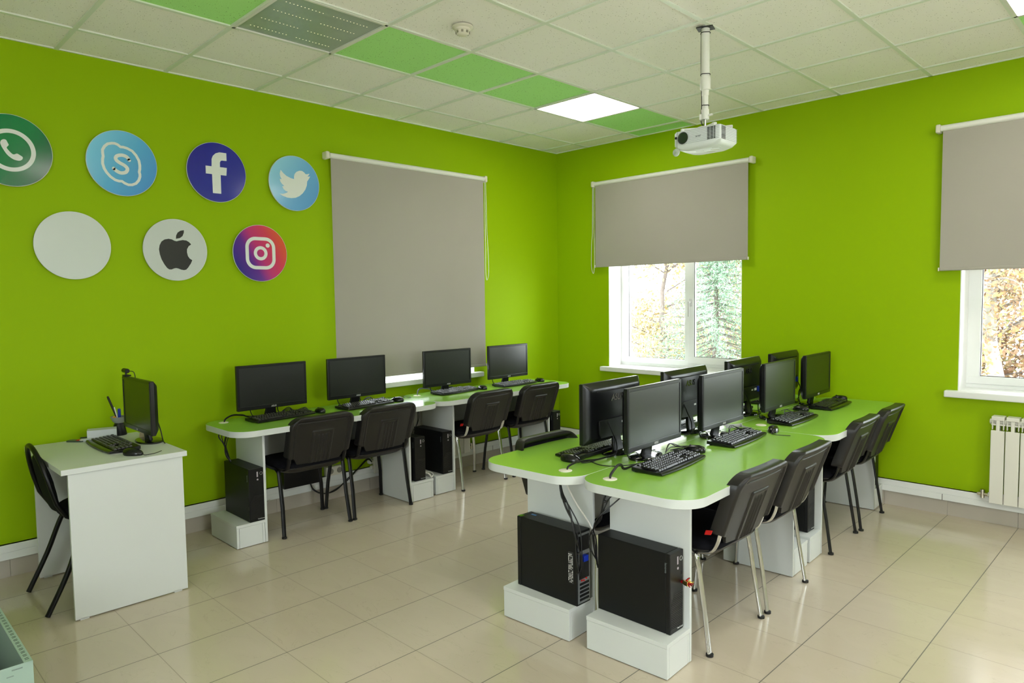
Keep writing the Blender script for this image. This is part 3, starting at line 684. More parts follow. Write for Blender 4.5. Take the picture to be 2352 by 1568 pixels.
# left rows are mirrored: rotate by pi, so the grommet end is handled by placing from the far end
def desk_m(label, x, y, L):
    t = desk(label, x, y, TH_I, L)
    for c in [c for c in COL.objects if c.parent == t]:
        c.data.transform(Matrix.Diagonal((-1, 1, 1, 1))); c.data.flip_normals()
    return t
desk_m('green-topped desk nearest the camera in the left row of the island', 2.869, -3.215, 1.62)
desk_m('green-topped desk by the window wall in the left row of the island', 2.793, -1.593, 1.56)
desk('green-topped desk along the left wall below the camera sign', .12, -3.745, 0, 1.6, .57)
desk('green-topped desk along the left wall near the corner', .10, -2.14, 0, 1.6, .565)

# lone white desk
t = thing('teacher_desk', 'plain white desk standing alone by the left wall', 'desk')
bm = new(); box2(bm, (.142, -4.71, .728), (.955, -4.13, .755)); finish('desktop', bm, LAMINATE, t, bevel=.0012, smooth=0)
for x in (.17, .925):
    bm = new(); box2(bm, (x, -4.68, .006), (x+.018, -4.15, .728))
    box2(bm, (x, -4.66, 0), (x+.018, -4.62, .01)); box2(bm, (x, -4.22, 0), (x+.018, -4.18, .01)); finish('side_panel', bm, LAMINATE, t, bevel=.001, smooth=0)
bm = new(); box2(bm, (.188, -4.2, .25), (.925, -4.184, .728)); finish('modesty_panel', bm, LAMINATE, t, smooth=0)

# ------------------------------------------------------------ chairs
def stack_chair(name, label, metal):
    """sitter faces -x; origin on the floor between the legs"""
    t = thing(name, label, 'chair', (0, 0, 0), 0, 'padded stacking chairs')
    for s in (-1, 1):
        y0, y1 = .245*s, .236*s
        bm = new()
        A = [(.195, y0, .006), (.165, y1, .2), (.13, y1, .405), (.115, y1, .428), (.085, y1, .440), (-.02, y1, .440), (-.15, y1, .442)]
        tube(bm, [A[0], A[1]]+[p for p in smooth_loop(A[1:], False, 4)][1:], .0085, 12, r2=.0145, side=(1, 0, .0) if False else (0, 1, 0))
        finish('rear_leg', bm, metal, t)
        bm = new(); y2 = .204*s
        B = [(-.195, y0, .006), (-.18, .232*s, .2), (-.165, y2, .395), (-.15, y2, .420), (-.12, y2, .428), (.05, y2, .428), (.13, y2, .432), (.182, y2, .448), (.208, y2, .49), (.222, y2, .54), (.245, y2*.985, .62)]
        tube(bm, [B[0], B[1]]+[p for p in smooth_loop(B[1:], False, 4)][1:], .0085, 12, r2=.0145, side=(0, 1, 0))
        finish('front_leg', bm, metal, t)
        for nm, x in (('foot_cap', .196), ('foot_cap', -.196)):
            bm = new(); lathe(bm, [(.012, 0), (.0165, .002), (.0165, .012), (.012, .014)], 12, M=TR(x, y0, 0)); finish(nm, bm, RUBBER, t)
    bm = new()
    for x in (-.1, .1): tube(bm, [(x, -.225, .428), (x, .225, .428)], .008, 8)
    finish('crossbar', bm, metal, t)
    bm = new(); loft(bm, [(.30, .36, .08, -.01, 0, .405), (.36, .415, .09, -.012, 0, .416), (.405, .455, .09, -.012, 0, .434), (.425, .468, .085, -.012, 0, .446), (.425, .468, .085, -.012, 0, .450)])
    finish('seat_pan', bm, BLACKMATTE, t)
    bm = new(); loft(bm, [(.42, .464, .085, -.012, 0, .448), (.428, .472, .088, -.012, 0, .458), (.425, .468, .088, -.012, 0, .472), (.40, .445, .085, -.012, 0, .484), (.33, .37, .08, -.012, 0, .490)])
    finish('seat', bm, FABRIC, t)
    # backrest: curved moulded shell with pad
    Zb, Zt, Wd = .475, .803, .234
    nu, nv = 132, 96
    def halfw(z):
        w = Wd-.006*(1-(z-Zb)/(Zt-Zb))
        r = .085; d = Zt-z
        if d < r: w = w-r+math.sqrt(max(0, r*r-(r-d)**2))
        r = .03; d = z-Zb
        if d < r: w = w-r+math.sqrt(max(0, r*r-(r-d)**2))
        return max(w, .03)
    def sm(x): x = min(1, max(0, x)); return x*x*(3-2*x)
    def basex(y, z): return .222+(z-Zb)*.35+.10*max(0, (z-.73))**1.2 - .014*(y/Wd)**2
    def back_h(y, z, zlow):
        w = halfw(z); e = min(w-abs(y), (Zt-z)*1.0, .2)
        rim = .016*math.sqrt(max(0, min(1, e/.012)))                 # rounded outer lip
        h = rim-.012*sm((e-.026)/.010)                               # step down to the inner panel
        h += .004*(sm((e-.040)/.003)-sm((e-.046)/.003))              # moulded outline
        # central ribbed pocket
        if abs(y) < .078 and z < .70:
            q = min(.078-abs(y), (.70-z))
            h += .007*sm(q/.005)
            if abs(y) < .058 and z < .685:
                h -= .006*sm((.058-abs(y))/.003)*sm((.685-z)/.006)
                h += .007*max(0, math.cos(y/.0135*PI))*sm((.054-abs(y))/.004)*sm((.672-z)/.01)
        return h
    vs_b, vs_f = [], []; bm = new()
    vv = [.5-.5*math.cos(PI*(k/nv)) for k in range(nv+1)]; vv = [.6*a+.4*(k/nv) for k, a in enumerate(vv)]
    for j in range(nv+1):
        z = Zb+(Zt-Zb)*vv[j]; w = halfw(min(max(z, Zb+.0006), Zt-.0006)); rb, rf = [], []
        for i in range(nu+1):
            y = w*(-1+2*i/nu)
            zlo = Zb+.042*sm((abs(y)-.150)/.035)+.006*(y/Wd)**2      # side sleeves end higher than the middle
            zz = zlo+(Zt-zlo)*vv[j]
            x = basex(y, zz); e = min(w-abs(y), Zt-zz)
            rb.append(bm.verts.new((x+back_h(y, zz, 0), y, zz))); rf.append(bm.verts.new((x-.010-.038*sm((.042-e)/.028), y, zz)))
        vs_b.append(rb); vs_f.append(rf)
    for j in range(nv):
        for i in range(nu):
            bm.faces.new((vs_b[j][i], vs_b[j][i+1], vs_b[j+1][i+1], vs_b[j+1][i]))
            bm.faces.new((vs_f[j][i], vs_f[j+1][i], vs_f[j+1][i+1], vs_f[j][i+1]))
        bm.faces.new((vs_b[j][0], vs_b[j+1][0], vs_f[j+1][0], vs_f[j][0])); bm.faces.new((vs_b[j][-1], vs_f[j][-1], vs_f[j+1][-1], vs_b[j+1][-1]))
    for i in range(nu):
        bm.faces.new((vs_b[0][i], vs_f[0][i], vs_f[0][i+1], vs_b[0][i+1])); bm.faces.new((vs_b[-1][i], vs_b[-1][i+1], vs_f[-1][i+1], vs_f[-1][i]))
    sh = finish('backrest', bm, BLACKMATTE, t, smooth=70)
    bm = new(); rows = []
    for j in range(15):
        a = j/14; z = .515+(.772-.515)*a; row = []
        w = halfw(z)-.034
        for i in range(21):
            b = -1+2*i/20; y = w*b; th = .012*(1-b**6)*(1-(2*a-1)**6)
            row.append(bm.verts.new((basex(y, z)-.0100-th, y, z)))
        rows.append(row)
    for j in range(14):
        for i in range(20): bm.faces.new((rows[j][i], rows[j+1][i], rows[j+1][i+1], rows[j][i+1]))
    finish('back_pad', bm, FABRIC, sh)
    return t
black_chair = stack_chair('stacking_chair', 'x', BLACKMETAL)
chrome_chair = stack_chair('stacking_chair', 'x', CHROME)
index_kids()
LX = .40
def put(proto, first, x, y, rz, label):
    if first: proto.location = (x, y, 0); proto.rotation_euler = (0, 0, rz); proto['label'] = label; return proto
    return dup(proto, (x, y, 0), rz, label)
put(black_chair, 1, LX, -3.165, math.radians(-1), 'black-legged chair at left wall desk, in front of the leftmost computer')
put(black_chair, 0, LX, -2.64, 0, 'black-legged chair at left wall desk, second from the lone white desk')
c3 = put(chrome_chair, 1, LX+.015, -1.645, math.radians(1), 'chrome-legged chair at left wall desk with a red tag on its seat')
put(black_chair, 0, LX+.01, -1.05, 0, 'black-legged chair at left wall desk, nearest the room corner')
r1 = put(chrome_chair, 0, 3.142, -2.62, 0, 'chrome-legged chair nearest the camera on the right side of the island')
put(chrome_chair, 0, 3.135, -2.067, .03, 'chrome-legged chair second from the camera on the right side of the island')
put(black_chair, 0, 3.065, -1.08, .05, 'black-legged chair third from the camera on the right side of the island')
put(black_chair, 0, 3.052, -.52, .046, 'black-legged chair nearest the window wall on the right side of the island')
put(black_chair, 0, 2.57, -2.72, PI, 'black-legged chair whose backrest top shows behind the left edge of the island')
put(chrome_chair, 0, 2.565, -2.14, PI, 'chrome-legged chair hidden behind the left row of island monitors')
for c, s, x, y in ((c3, -1, .12, -.236), (r1, -1, .15, -.236)):
    bm = new(); poly(bm, [(.165, .524), (.196, .53), (.204, .55), (.172, .546)], y-.006, y+.0, M=Matrix(((1, 0, 0, 0), (0, 0, 1, 0), (0, 1, 0, 0), (0, 0, 0, 1))))
    o = finish('red_tag', bm, RED, c, bevel=.002)

# cafe style black chair at the lone desk, faces +y
t = thing('round_back_chair', 'black tube chair with round padded back pushed under the lone white desk', 'chair', (.575, -4.55, 0))
for s in (-1, 1):
    x = .215*s
    bm = new(); tube(bm, smooth_loop([(x*.86, .03, .445), (x*.93, -.04, .40), (x, -.12, .2), (x, -.215, .006)], False, 5), .0125, 12); finish('rear_leg', bm, BLACKMETAL, t)
    bm = new(); tube(bm, smooth_loop([(x*.86, .0, .445), (x*.93, .18, .42), (x, .24, .25), (x, .27, .006)], False, 5), .0125, 12); finish('front_leg', bm, BLACKMETAL, t)
bm = new(); P = []
for k in range(33):
    a = PI*k/32; P.append((-.19*math.cos(a), -.165-.22*.205*math.sin(a), .625+.205*math.sin(a)))
P = [(-.175, .1, .425), (-.18, -.03, .435), (-.186, -.105, .48), (-.19, -.145, .55)]+P+[(.19, -.145, .55), (.186, -.105, .48), (.18, -.03, .435), (.175, .1, .425)]
P = [(x, y if 3 < i < len(P)-4 else y, z) for i, (x, y, z) in enumerate(P)]
tube(bm, P, .012, 12); finish('back_frame', bm, BLACKMETAL, t)
bm = new(); rings = []
for q in (0, .4, .75, .92, 1.0):
    rings.append([bm.verts.new((.172*q*math.cos(2*PI*k/40), -.152-.22*.155*q*math.sin(2*PI*k/40)+.022*math.sqrt(1-q*q*.98), .625+.155*q*math.sin(2*PI*k/40)+(.01 if math.sin(2*PI*k/40) > 0 else 0)*q)) for k in range(40)])
rings = rings[1:]
ringsb = [[bm.verts.new((.172*q*math.cos(2*PI*k/40), -.157-.22*.155*q*math.sin(2*PI*k/40)-.012*math.sqrt(1-q*q*.98), .625+.155*q*math.sin(2*PI*k/40)+(.01 if math.sin(2*PI*k/40) > 0 else 0)*q)) for k in range(40)] for q in (.4, .75, .92)]
bridge(bm, rings+ringsb[::-1]); finish('backrest', bm, FABRIC, t)
bm = new(); loft(bm, [(.34, .32, .12, 0, .09, .435), (.40, .38, .15, 0, .09, .45), (.405, .385, .15, 0, .09, .475), (.36, .34, .14, 0, .09, .492)]); finish('seat', bm, FABRIC, t)

# ------------------------------------------------------------ monitors (screen faces -y, base at z=0)
def monitor(label, w=.502, h=.302, webcam=False):
    t = thing('monitor', label, 'monitor', (0, 0, 0), 0, 'black flat monitors')
    zb = .066; zt = zb+h; bz = .017; ch = .026
    bm = new(); Mx = RX(PI/2)         # loft axis z -> -y ; use levels with y as height
    cz = (zb+zt)/2
    def lv(ww, hh, r, y, dz=0): return [(ww, hh, r, y, dz)]
    rings = []
    for ww, hh, r, y, dz in ((w-.004, h-.004, .004, -.012, 0), (w, h, .005, -.010, 0), (w, h, .005, .008, 0), (w-.014, h-.014, .01, .016, 0), (w-.05, h-.045, .015, .032, 0), (w-.075, h-.06, .02, .036, 0)):
        rings.append([bm.verts.new((px, y, cz+dz+pz)) for px, pz in rr_pts(ww, hh, r)])
    bridge(bm, rings); housing = finish('housing', bm, BEZEL, t)
    bm = new(); x0, x1, z0, z1 = -w/2+bz, w/2-bz, zb+ch, zt-bz       # thin raised lip of the bezel round a recessed panel
    box2(bm, (x0, -.0128, z0), (x1, -.0122, z1)); finish('screen', bm, SCREEN, t, smooth=0)
    bm = new()
    for a, b in (((-w/2+.002, z1), (w/2-.002, zt-.002)), ((-w/2+.002, zb+.002), (w/2-.002, z0)), ((-w/2+.002, z0), (x0, z1)), ((x1, z0), (w/2-.002, z1))):
        box2(bm, (a[0], -.0155, a[1]), (b[0], -.012, b[1]))
    finish('bezel', bm, BEZEL, t, bevel=.0012, smooth=0)
    text('logo', 'ASUS' if not webcam else 'hp', .016 if not webcam else .014, TR(0, -.0157, zb+ch/2) @ RX(PI/2), LEGEND, housing, .0003, shear=.15)
    if not webcam: text('rear_logo', 'ASUS', .046, TR(-.005, .0362, zt-.085) @ RZ(PI) @ RX(PI/2), mat('glossy_black_emblem', lin((30, 32, 36)), .08, coat=1), housing, .0014, shear=.12, bold=.0008)
    bm = new(); box2(bm, (-.175, .0355, zt-.047), (.175, .0372, zt-.040)); finish('rear_vent', bm, mat('deep_black', (.003, .003, .003), .8), housing, smooth=0)
    bm = new(); poly(bm, [(-.15, zb+.025), (.15, zb+.025), (.165, zb+.05), (.165, zb+.115), (-.165, zb+.115), (-.165, zb+.05)], -.047, -.037, M=RX(PI/2)); finish('port_bay', bm, BLACK, housing, bevel=.002)
    bm = new(); box2(bm, (-.11, .046, zb+.082), (-.075, .0475, zb+.098)); box2(bm, (-.055, .046, zb+.084), (-.03, .0475, zb+.094)); finish('sticker', bm, LEGEND, housing, smooth=0)
    bm = new(); box2(bm, (-.135, .044, zb+.07), (-.123, .062, zb+.108)); finish('video_plug', bm, BLUEPLUG, housing, bevel=.002)
    bm = new(); tube(bm, smooth_loop([(-.129, .058, zb+.075), (-.132, .078, zb+.03), (-.12, .075, .03), (-.10, .07, .008), (-.06, .10, .004)], False, 5), .0032, 6)
    tube(bm, smooth_loop([(.09, .045, zb+.105), (.088, .065, zb+.06), (.075, .085, zb), (.09, .09, .012), (.15, .08, .004)], False, 5), .0032, 6); finish('cable', bm, RUBBER, t)
    bm = new(); rings = []
    for ww, d, y, z in ((.085, .022, .045, .012), (.075, .018, .036, .05), (.065, .016, .032, .09), (.055, .014, .034, .14)):
        rings.append([bm.verts.new((px, y+py, z)) for px, py in rr_pts(ww, d, .006)])
    bridge(bm, rings); finish('stand_neck', bm, BLACK, t)
    bm = new(); E = []
    for q, z in ((1, 0), (1, .007), (.96, .0105), (.5, .014), (.25, .016)):
        E.append([bm.verts.new((.115*q*math.cos(2*PI*k/40), .045+.068*q*math.sin(2*PI*k/40), z)) for k in range(40)])
    bridge(bm, E); finish('stand_base', bm, mat('glossy_black_plastic', lin((12, 12, 14)), .1, coat=.5), t)
    if webcam:
        bm = new(); box2(bm, (-.235, -.014, zt), (-.18, .02, zt+.008)); tube(bm, [(-.208, .0, zt+.006), (-.208, .0, zt+.02)], .006, 8); 
        tube(bm, [(-.24, -.002, zt+.032), (-.172, -.002, zt+.032)], .0135, 14); finish('webcam', bm, BLACK, t, bevel=.002)
        bm = new(); tube(bm, smooth_loop([(-.18, .012, zt+.03), (-.16, .03, zt+.02), (-.165, .04, zt-.05)], False, 4), .0022, 6); finish('webcam_cable', bm, RUBBER, t)
    return t
DZ = .7552
mon = monitor('x'); index_kids()
R90 = PI/2
mons = [  # x, y, rz, label
    (.28, -3.31, R90, 'monitor leftmost on the left wall desks, beside the lone white desk'),
    (.285, -2.64, R90, 'monitor second from left on the left wall desks, at the blind edge'),
    (.285, -1.755, R90-.03, 'monitor third from left on the left wall desks, in front of the long blind'),
    (.28, -1.03, R90, 'monitor on the left wall desks nearest the room corner'),
    (2.905, -2.635, R90+.05, 'monitor nearest the camera on the island, dark screen facing right'),
    (2.90, -1.945, R90+.04, 'screen-side monitor second from the camera on the right row of the island'),
    (2.88, -1.165, R90+.045, 'screen-side monitor third from the camera on the right row of the island'),
    (2.845, -.455, R90+.045, 'screen-side monitor nearest the window wall on the right row of the island'),
    (2.65, -2.64, -R90+.045, 'monitor nearest the camera seen from behind on the left row of the island'),
    (2.645, -1.915, -R90+.045, 'monitor seen from behind below the window, second from the camera on the island'),
    (2.62, -1.13, -R90+.045, 'monitor seen from behind with blue plug, third from the camera on the island'),
    (2.595, -.44, -R90+.045, 'monitor seen from behind nearest the window wall, mostly hidden on the island')]
for i, (x, y, rz, lab) in enumerate(mons):
    if i == 0: mon.location = (x, y, DZ); mon.rotation_euler = (0, 0, rz); mon['label'] = lab
    else: dup(mon, (x, y, DZ), rz, lab)
wm = monitor('older monitor with a webcam on top, on the lone white desk', .47, .30, True)
wm.location = (.52, -4.225, DZ); wm.rotation_euler = (0, 0, 0); del wm['group']

# ------------------------------------------------------------ keyboards, mice
def keyboard(label):
    t = thing('keyboard', label, 'keyboard', (0, 0, 0), 0, 'black keyboards')
    Wk, Dk = .45, .158; bm = new(); n = 24; rows = []
    prof = [(-.5, .004), (-.5, .012), (-.47, .016), (-.36, .017), (-.3, .014), (.44, .023), (.5, .024), (.5, .006)]
    for i in range(n+1):
        u = -1+2*i/n; row = []
        for yy, z in prof:
            y = yy*Dk
            if yy < -.3: y -= .012*(1-u*u) - .004
            row.append(bm.verts.new((u*Wk/2, y, z)))
        rows.append(row)
    m = len(prof)
    for a, b in zip(rows, rows[1:]):
        for k in range(m): bm.faces.new((a[k], b[k], b[(k+1) % m], a[(k+1) % m]))
    bm.faces.new(rows[0]); bm.faces.new(rows[-1][::-1])
    finish('keyboard_base', bm, mat('keyboard_plastic', lin((10, 10, 12)), .28), t, bevel=.002)
    def keys(name, cells):
        bm = new(); lg = new()
        for x, r, w in cells:
            y = -.043+r*.0188+(.004 if r == 5 else 0); z = .0165+(y+.05)*.085
            a = [bm.verts.new((x+sx*w/2, y+sy*.0082, z)) for sx, sy in ((-1, -1), (1, -1), (1, 1), (-1, 1))]
            b = [bm.verts.new((x+sx*(w/2-.0024), y+.0008+sy*.0058, z+.0075)) for sx, sy in ((-1, -1), (1, -1), (1, 1), (-1, 1))]
            bm.faces.new(b)
            for k in range(4): bm.faces.new((a[k], a[(k+1) % 4], b[(k+1) % 4], b[k]))
            x0, y0 = x-w/2+.0045, y+.002
            vs = [lg.verts.new(v) for v in ((x0, y0, z+.0078), (x0+.003, y0, z+.0078), (x0+.003, y0+.0035, z+.0078), (x0, y0+.0035, z+.0078))]; lg.faces.new(vs)
        o = finish(name, bm, KEYCAP, t, smooth=0)
        finish('key_legend', lg, LEGEND, o, smooth=0)
    P = .0188; X0 = -.208
    main = []
    for r, offs, ws in ((5, 0, None), (4, 0, [1]*13+[2]), (3, 0, [1.5]+[1]*12+[1.5]), (2, 0, [1.75]+[1]*11+[2.25]), (1, 0, [2.25]+[1]*10+[2.75]), (0, 0, [1.25, 1.25, 1.25, 6.25, 1.25, 1.25, 1.25, 1.25])):
        if ws is None:
            for k in range(13):
                x = X0+P*(k+.5+(1 if k > 0 else 0)*.9+(k > 4)*.5+(k > 8)*.5)*1.0
                if x < X0+15*P: main.append((x, r, P-.003))
            continue
        x = X0
        for w in ws: main.append((x+w*P/2, r, w*P-.003)); x += w*P
    keys('letter_keys', main)
    nx = X0+15.35*P
    keys('navigation_keys', [(nx+(k+.5)*P, r, P-.003) for r in (5, 4, 3) for k in range(3)]+[(nx+1.5*P, 1, P-.003)]+[(nx+(k+.5)*P, 0, P-.003) for k in range(3)])
    qx = nx+3.3*P
    keys('number_keys', [(qx+(k+.5)*P, r, P-.003) for r in (4, 3, 2, 1) for k in range(4)]+[(qx+P, 0, 2*P-.003), (qx+2.5*P, 0, P-.003), (qx+3.5*P, 0, P-.003)])
    for x in (-.19, .19):
        bm = new(); box2(bm, (x-.02, .055, 0), (x+.02, .07, .008)); finish('foot', bm, BLACK, t, smooth=0)
    return t
kb = keyboard('x'); index_kids()
kbs = [(.36, -3.29, R90+.13, 'keyboard in front of the leftmost left wall monitor'),
       (.365, -2.62, R90+.14, 'keyboard in front of the second left wall monitor, shining in window light'),
       (.30, -1.68, R90+.12, 'keyboard in front of the third left wall monitor, in front of the blind'),
       (.345, -1.0, R90+.03, 'keyboard nearest the room corner on the left wall desks'),
       (3.04, -2.70, R90+.09, 'keyboard nearest the camera on the right row of the island'),
       (3.01, -1.97, R90+.08, 'keyboard second from the camera on the right row of the island'),
       (2.985, -1.18, R90+.04, 'keyboard third from the camera on the right row of the island'),
       (2.95, -.465, R90+.05, 'keyboard nearest the window wall on the right row of the island'),
       (2.585, -2.70, -R90+.045, 'keyboard under the nearest monitor seen from behind'),
       (2.555, -1.93, -R90+.045, 'keyboard behind the second monitor on the left row of the island'),
       (2.53, -1.16, -R90+.045, 'keyboard behind the third monitor on the left row of the island'),
       (2.505, -.5, -R90+.045, 'keyboard behind the farthest monitor on the left row of the island'),
       (.515, -4.37, .0, 'keyboard on the lone white desk')]
for i, (x, y, rz, lab) in enumerate(kbs):
    if i == 0: kb.location = (x, y, DZ); kb.rotation_euler = (0, 0, rz); kb['label'] = lab
    else: dup(kb, (x, y, DZ), rz, lab)
def mouse(label):
    t = thing('computer_mouse', label, 'mouse', (0, 0, 0), 0, 'black computer mice')
    bm = new(); rings = []
    for z, s, dy in ((0, .93, 0), (.006, 1, 0), (.014, .98, .001), (.022, .9, .004), (.029, .74, .008), (.034, .48, .01), (.036, .2, .011)):
        rings.append([bm.verts.new((.031*s*math.cos(2*PI*k/28)*(1-.12*math.sin(2*PI*k/28)), dy*-1+.056*s*math.sin(2*PI*k/28), z)) for k in range(28)])
    bridge(bm, rings); b = finish('mouse_body', bm, mat('satin_black_plastic', lin((16, 16, 18)), .22), t)
    bm = new(); lathe(bm, [(.003, -.0035), (.006, -.003), (.006, .003), (.003, .0035)], 12, M=TR(0, .022, .031) @ RY(PI/2)); finish('scroll_wheel', bm, RUBBER, t)
    bm = new(); tube(bm, smooth_loop([(0, .054, .008), (.004, .068, .003), (-.015, .085, .0025), (-.05, .095, .0025), (-.1, .09, .0025)], False, 5), .0018, 6); finish('cable', bm, RUBBER, t)
    return t
ms = mouse('x'); index_kids()
mice = [(.37, -3.005, R90, 'mouse beside the leftmost left wall keyboard'), (.36, -2.33, R90+.5, 'mouse beside the second left wall keyboard, shining in window light'),
        (.345, -1.415, R90, 'mouse beside the third left wall keyboard'), (.36, -.69, R90, 'mouse nearest the room corner on the left wall desks'),
        (2.985, -2.385, R90+.2, 'mouse between the two nearest keyboards on the right row of the island'), (3.055, -1.63, R90+1.9, 'mouse at the joint of the two right row island desks'),
        (2.87, -.79, R90, 'mouse behind the third keyboard on the right row of the island'), (2.89, -.13, R90, 'mouse beside the keyboard nearest the window wall'),
        (2.645, -2.955, -R90+.1, 'mouse beside the cable hole on the left row of the island'), (.845, -4.36, -.95, 'mouse on the lone white desk')]
for i, (x, y, rz, lab) in enumerate(mice):
    if i == 0: ms.location = (x, y, DZ); ms.rotation_euler = (0, 0, rz); ms['label'] = lab
    else: dup(ms, (x, y, DZ), rz, lab)

# ------------------------------------------------------------ computer towers (front faces +x)
def tower(label, h=.34):
    t = thing('computer_tower', label, 'computer', (0, 0, 0), 0, 'slim black computer towers')
    bm = new(); box2(bm, (-.185, -.048, 0), (.165, .048, h)); case = finish('case', bm, CASE, t, bevel=.0025, smooth=0)
    bm = new(); box2(bm, (.166, -.05, 0), (.188, .05, h)); fp = finish('front_panel', bm, BLACK, t, bevel=.003, smooth=0)
    bm = new()
    for k in range(20): 
        z = .02+k*.0075; box2(bm, (.1878, -.044+max(0, (z-.12))*.6, z), (.1895, .044, z+.003)); 
    finish('front_grille', bm, BLACKMATTE, fp, smooth=0)
    bm = new()
    for z in [.03+k*.008 for k in range(16)]:
        if .075 < z < .1: continue
        box2(bm, (.170, -.0506, z), (.184, -.0498, z+.003))
    finish('side_vent', bm, mat('deep_black', (.003, .003, .003), .8), fp, smooth=0)
    bm = new(); tube(bm, [(.1885, .032+.009*math.cos(a*PI/8), h-.035+.009*math.sin(a*PI/8)) for a in range(17)], .0013, 6, caps=False); finish('power_button', bm, mat('silver_ring', (.7, .7, .7), .3, 1), fp)
    bm = new(); lathe(bm, [(.0055, 0), (.0055, .0012)], 14, M=TR(.188, .008, h-.072) @ RY(PI/2)); box2(bm, (.188, .003, h-.055), (.1888, .011, h-.022)); finish('sticker', bm, mat('silver_sticker', lin((190, 180, 190)), .3), fp)
    bm = new(); box2(bm, (.1878, .033, h-.105), (.1885, .039, h-.09)); box2(bm, (.1878, .035, h-.125), (.1885, .038, h-.12)); box2(bm, (.1878, .035, h-.138), (.1885, .038, h-.133)); finish('port', bm, mat('deep_black', (.003, .003, .003), .8), fp, smooth=0)
    MX = Matrix(((0, 0, 1, 0), (1, 0, 0, 0), (0, 1, 0, 0), (0, 0, 0, 1)))
    text('lettering', 'ThinkCentre', .0088, TR(.1895, .024, .014) @ MX, LEGEND, fp, .0003)
    text('lettering', 'lenovo', .016, TR(.1665, -.0506, h-.06) @ RX(PI/2) @ RZ(-PI/2), mat('grey_print', lin((110, 118, 122)), .5), case, .0003)
    # rear side
    bm = new(); box2(bm, (-.1865, -.042, .008), (-.1848, .042, h-.01)); finish('rear_plate', bm, STEEL, t, smooth=0)
    bm = new()
    for k in range(5): box2(bm, (-.189, -.034, .02+k*.018), (-.1862, .03, .03+k*.018))
    finish('expansion_slot', bm, BLACKMETAL, t, smooth=0)
    bm = new(); box2(bm, (-.188, -.035, .12), (-.1862, .035, .23)); box2(bm, (-.1885, -.036, .25), (-.1862, .036, h-.02)); finish('port_cluster', bm, BLACK, t, smooth=0)
    bm = new(); box2(bm, (-.208, -.008, .205), (-.187, .022, .232)); finish('video_plug', bm, BLUEPLUG, t, bevel=.002)
    bm = new()
    for yy, zz in ((.02, .115), (.005, .112), (-.012, .118)): lathe(bm, [(.004, 0), (.004, .003)], 10, M=TR(-.189, yy, zz) @ RY(-PI/2))
    finish('audio_jack', bm, RED, t)
    return t
tw = tower('x'); index_kids()
PZ = .1505
towers = [(3.092, -3.035, 0, 'black computer tower nearest the camera, under the right island desk'),
          (2.645, -3.09, PI, 'black computer tower with its cabled rear showing under the left island desk'),
          (.375, -3.575, 0, 'black computer tower at the near end of the left wall desks'),
          (.36, -2.262, 0, 'black computer tower on the left of the pair between the left wall desks'),
          (.345, -1.975, 0, 'black computer tower on the right of the pair between the left wall desks'),
          (3.005, -1.413, 0, 'black computer tower between the two right row island desks'),
          (2.955, -.1, 0, 'black computer tower against the window wall under the right island desk'),
          (.36, -.66, 0, 'black computer tower in the room corner at the far end of the left wall desks')]
tws = []
for i, (x, y, rz, lab) in enumerate(towers):
    if i == 0: tw.location = (x, y, PZ); tw.rotation_euler = (0, 0, rz); tw['label'] = lab; tws.append(tw)
    else: tws.append(dup(tw, (x, y, PZ), rz, lab))
# rating plate on the visible side of the turned tower (local +y side)
bm = new(); box2(bm, (-.165, .0483, .10), (-.135, .0490, .245)); pl_ = finish('rating_label', bm, mat('dark_grey_label', lin((40, 40, 42)), .4), tws[1], smooth=0)
bm = new()
for c in range(4):
    for k in range(18):
        if random.random() < .75: box2(bm, (-.162+c*.0075, .049, .104+k*.0075), (-.158+c*.0075, .0493, .104+k*.0075+random.uniform(.002, .006)))
finish('label_print', bm, LEGEND, pl_, smooth=0)
bm = new(); box2(bm, (.12, -.02, .3405), (.15, -.008, .3412)); finish('blue_sticker', bm, mat('blue_sticker', lin((40, 120, 190)), .4), tws[1], smooth=0)
bm = new(); box2(bm, (.165, .02, .3405), (.187, .045, .3412)); finish('green_sticker', bm, mat('green_sticker', lin((90, 150, 20)), .4), tws[1], smooth=0)

# red and gold hand-shaped usb stick in the nearest tower
t = thing('usb_stick', 'small red and gold hand-shaped usb stick plugged into the nearest computer tower', 'usb stick', (3.281, -3.0, PZ+.205), 0)
bm = new(); loft(bm, [(.010, .014, .003, 0, 0, 0), (.014, .018, .005, 0, 0, .012)], M=RY(PI/2)); finish('wrist', bm, REDMETAL, t)
bm = new(); loft(bm, [(.012, .018, .003, 0, 0, .010), (.018, .026, .004, 0, 0, .020), (.020, .030, .004, 0, 0, .036)], M=RY(PI/2)); finish('palm', bm, GOLD, t, bevel=.001)
for k, (yy, l, zz) in enumerate(((-.011, .015, -.004), (-.004, .019, -.002), (.004, .019, .0), (.011, .015, .003))):
    bm = new(); tube(bm, [(.034, yy, 0), (.034+l*.5, yy*1.15, zz*.6), (.034+l, yy*1.3, zz*2)], [.0034, .0032, .0024], 8); finish('finger', bm, REDMETAL if k != 3 else GOLD, t)
bm = new(); tube(bm, [(.022, .0, .008), (.030, .004, .018), (.036, .006, .022)], [.0036, .0033, .0025], 8); finish('thumb', bm, REDMETAL, t)

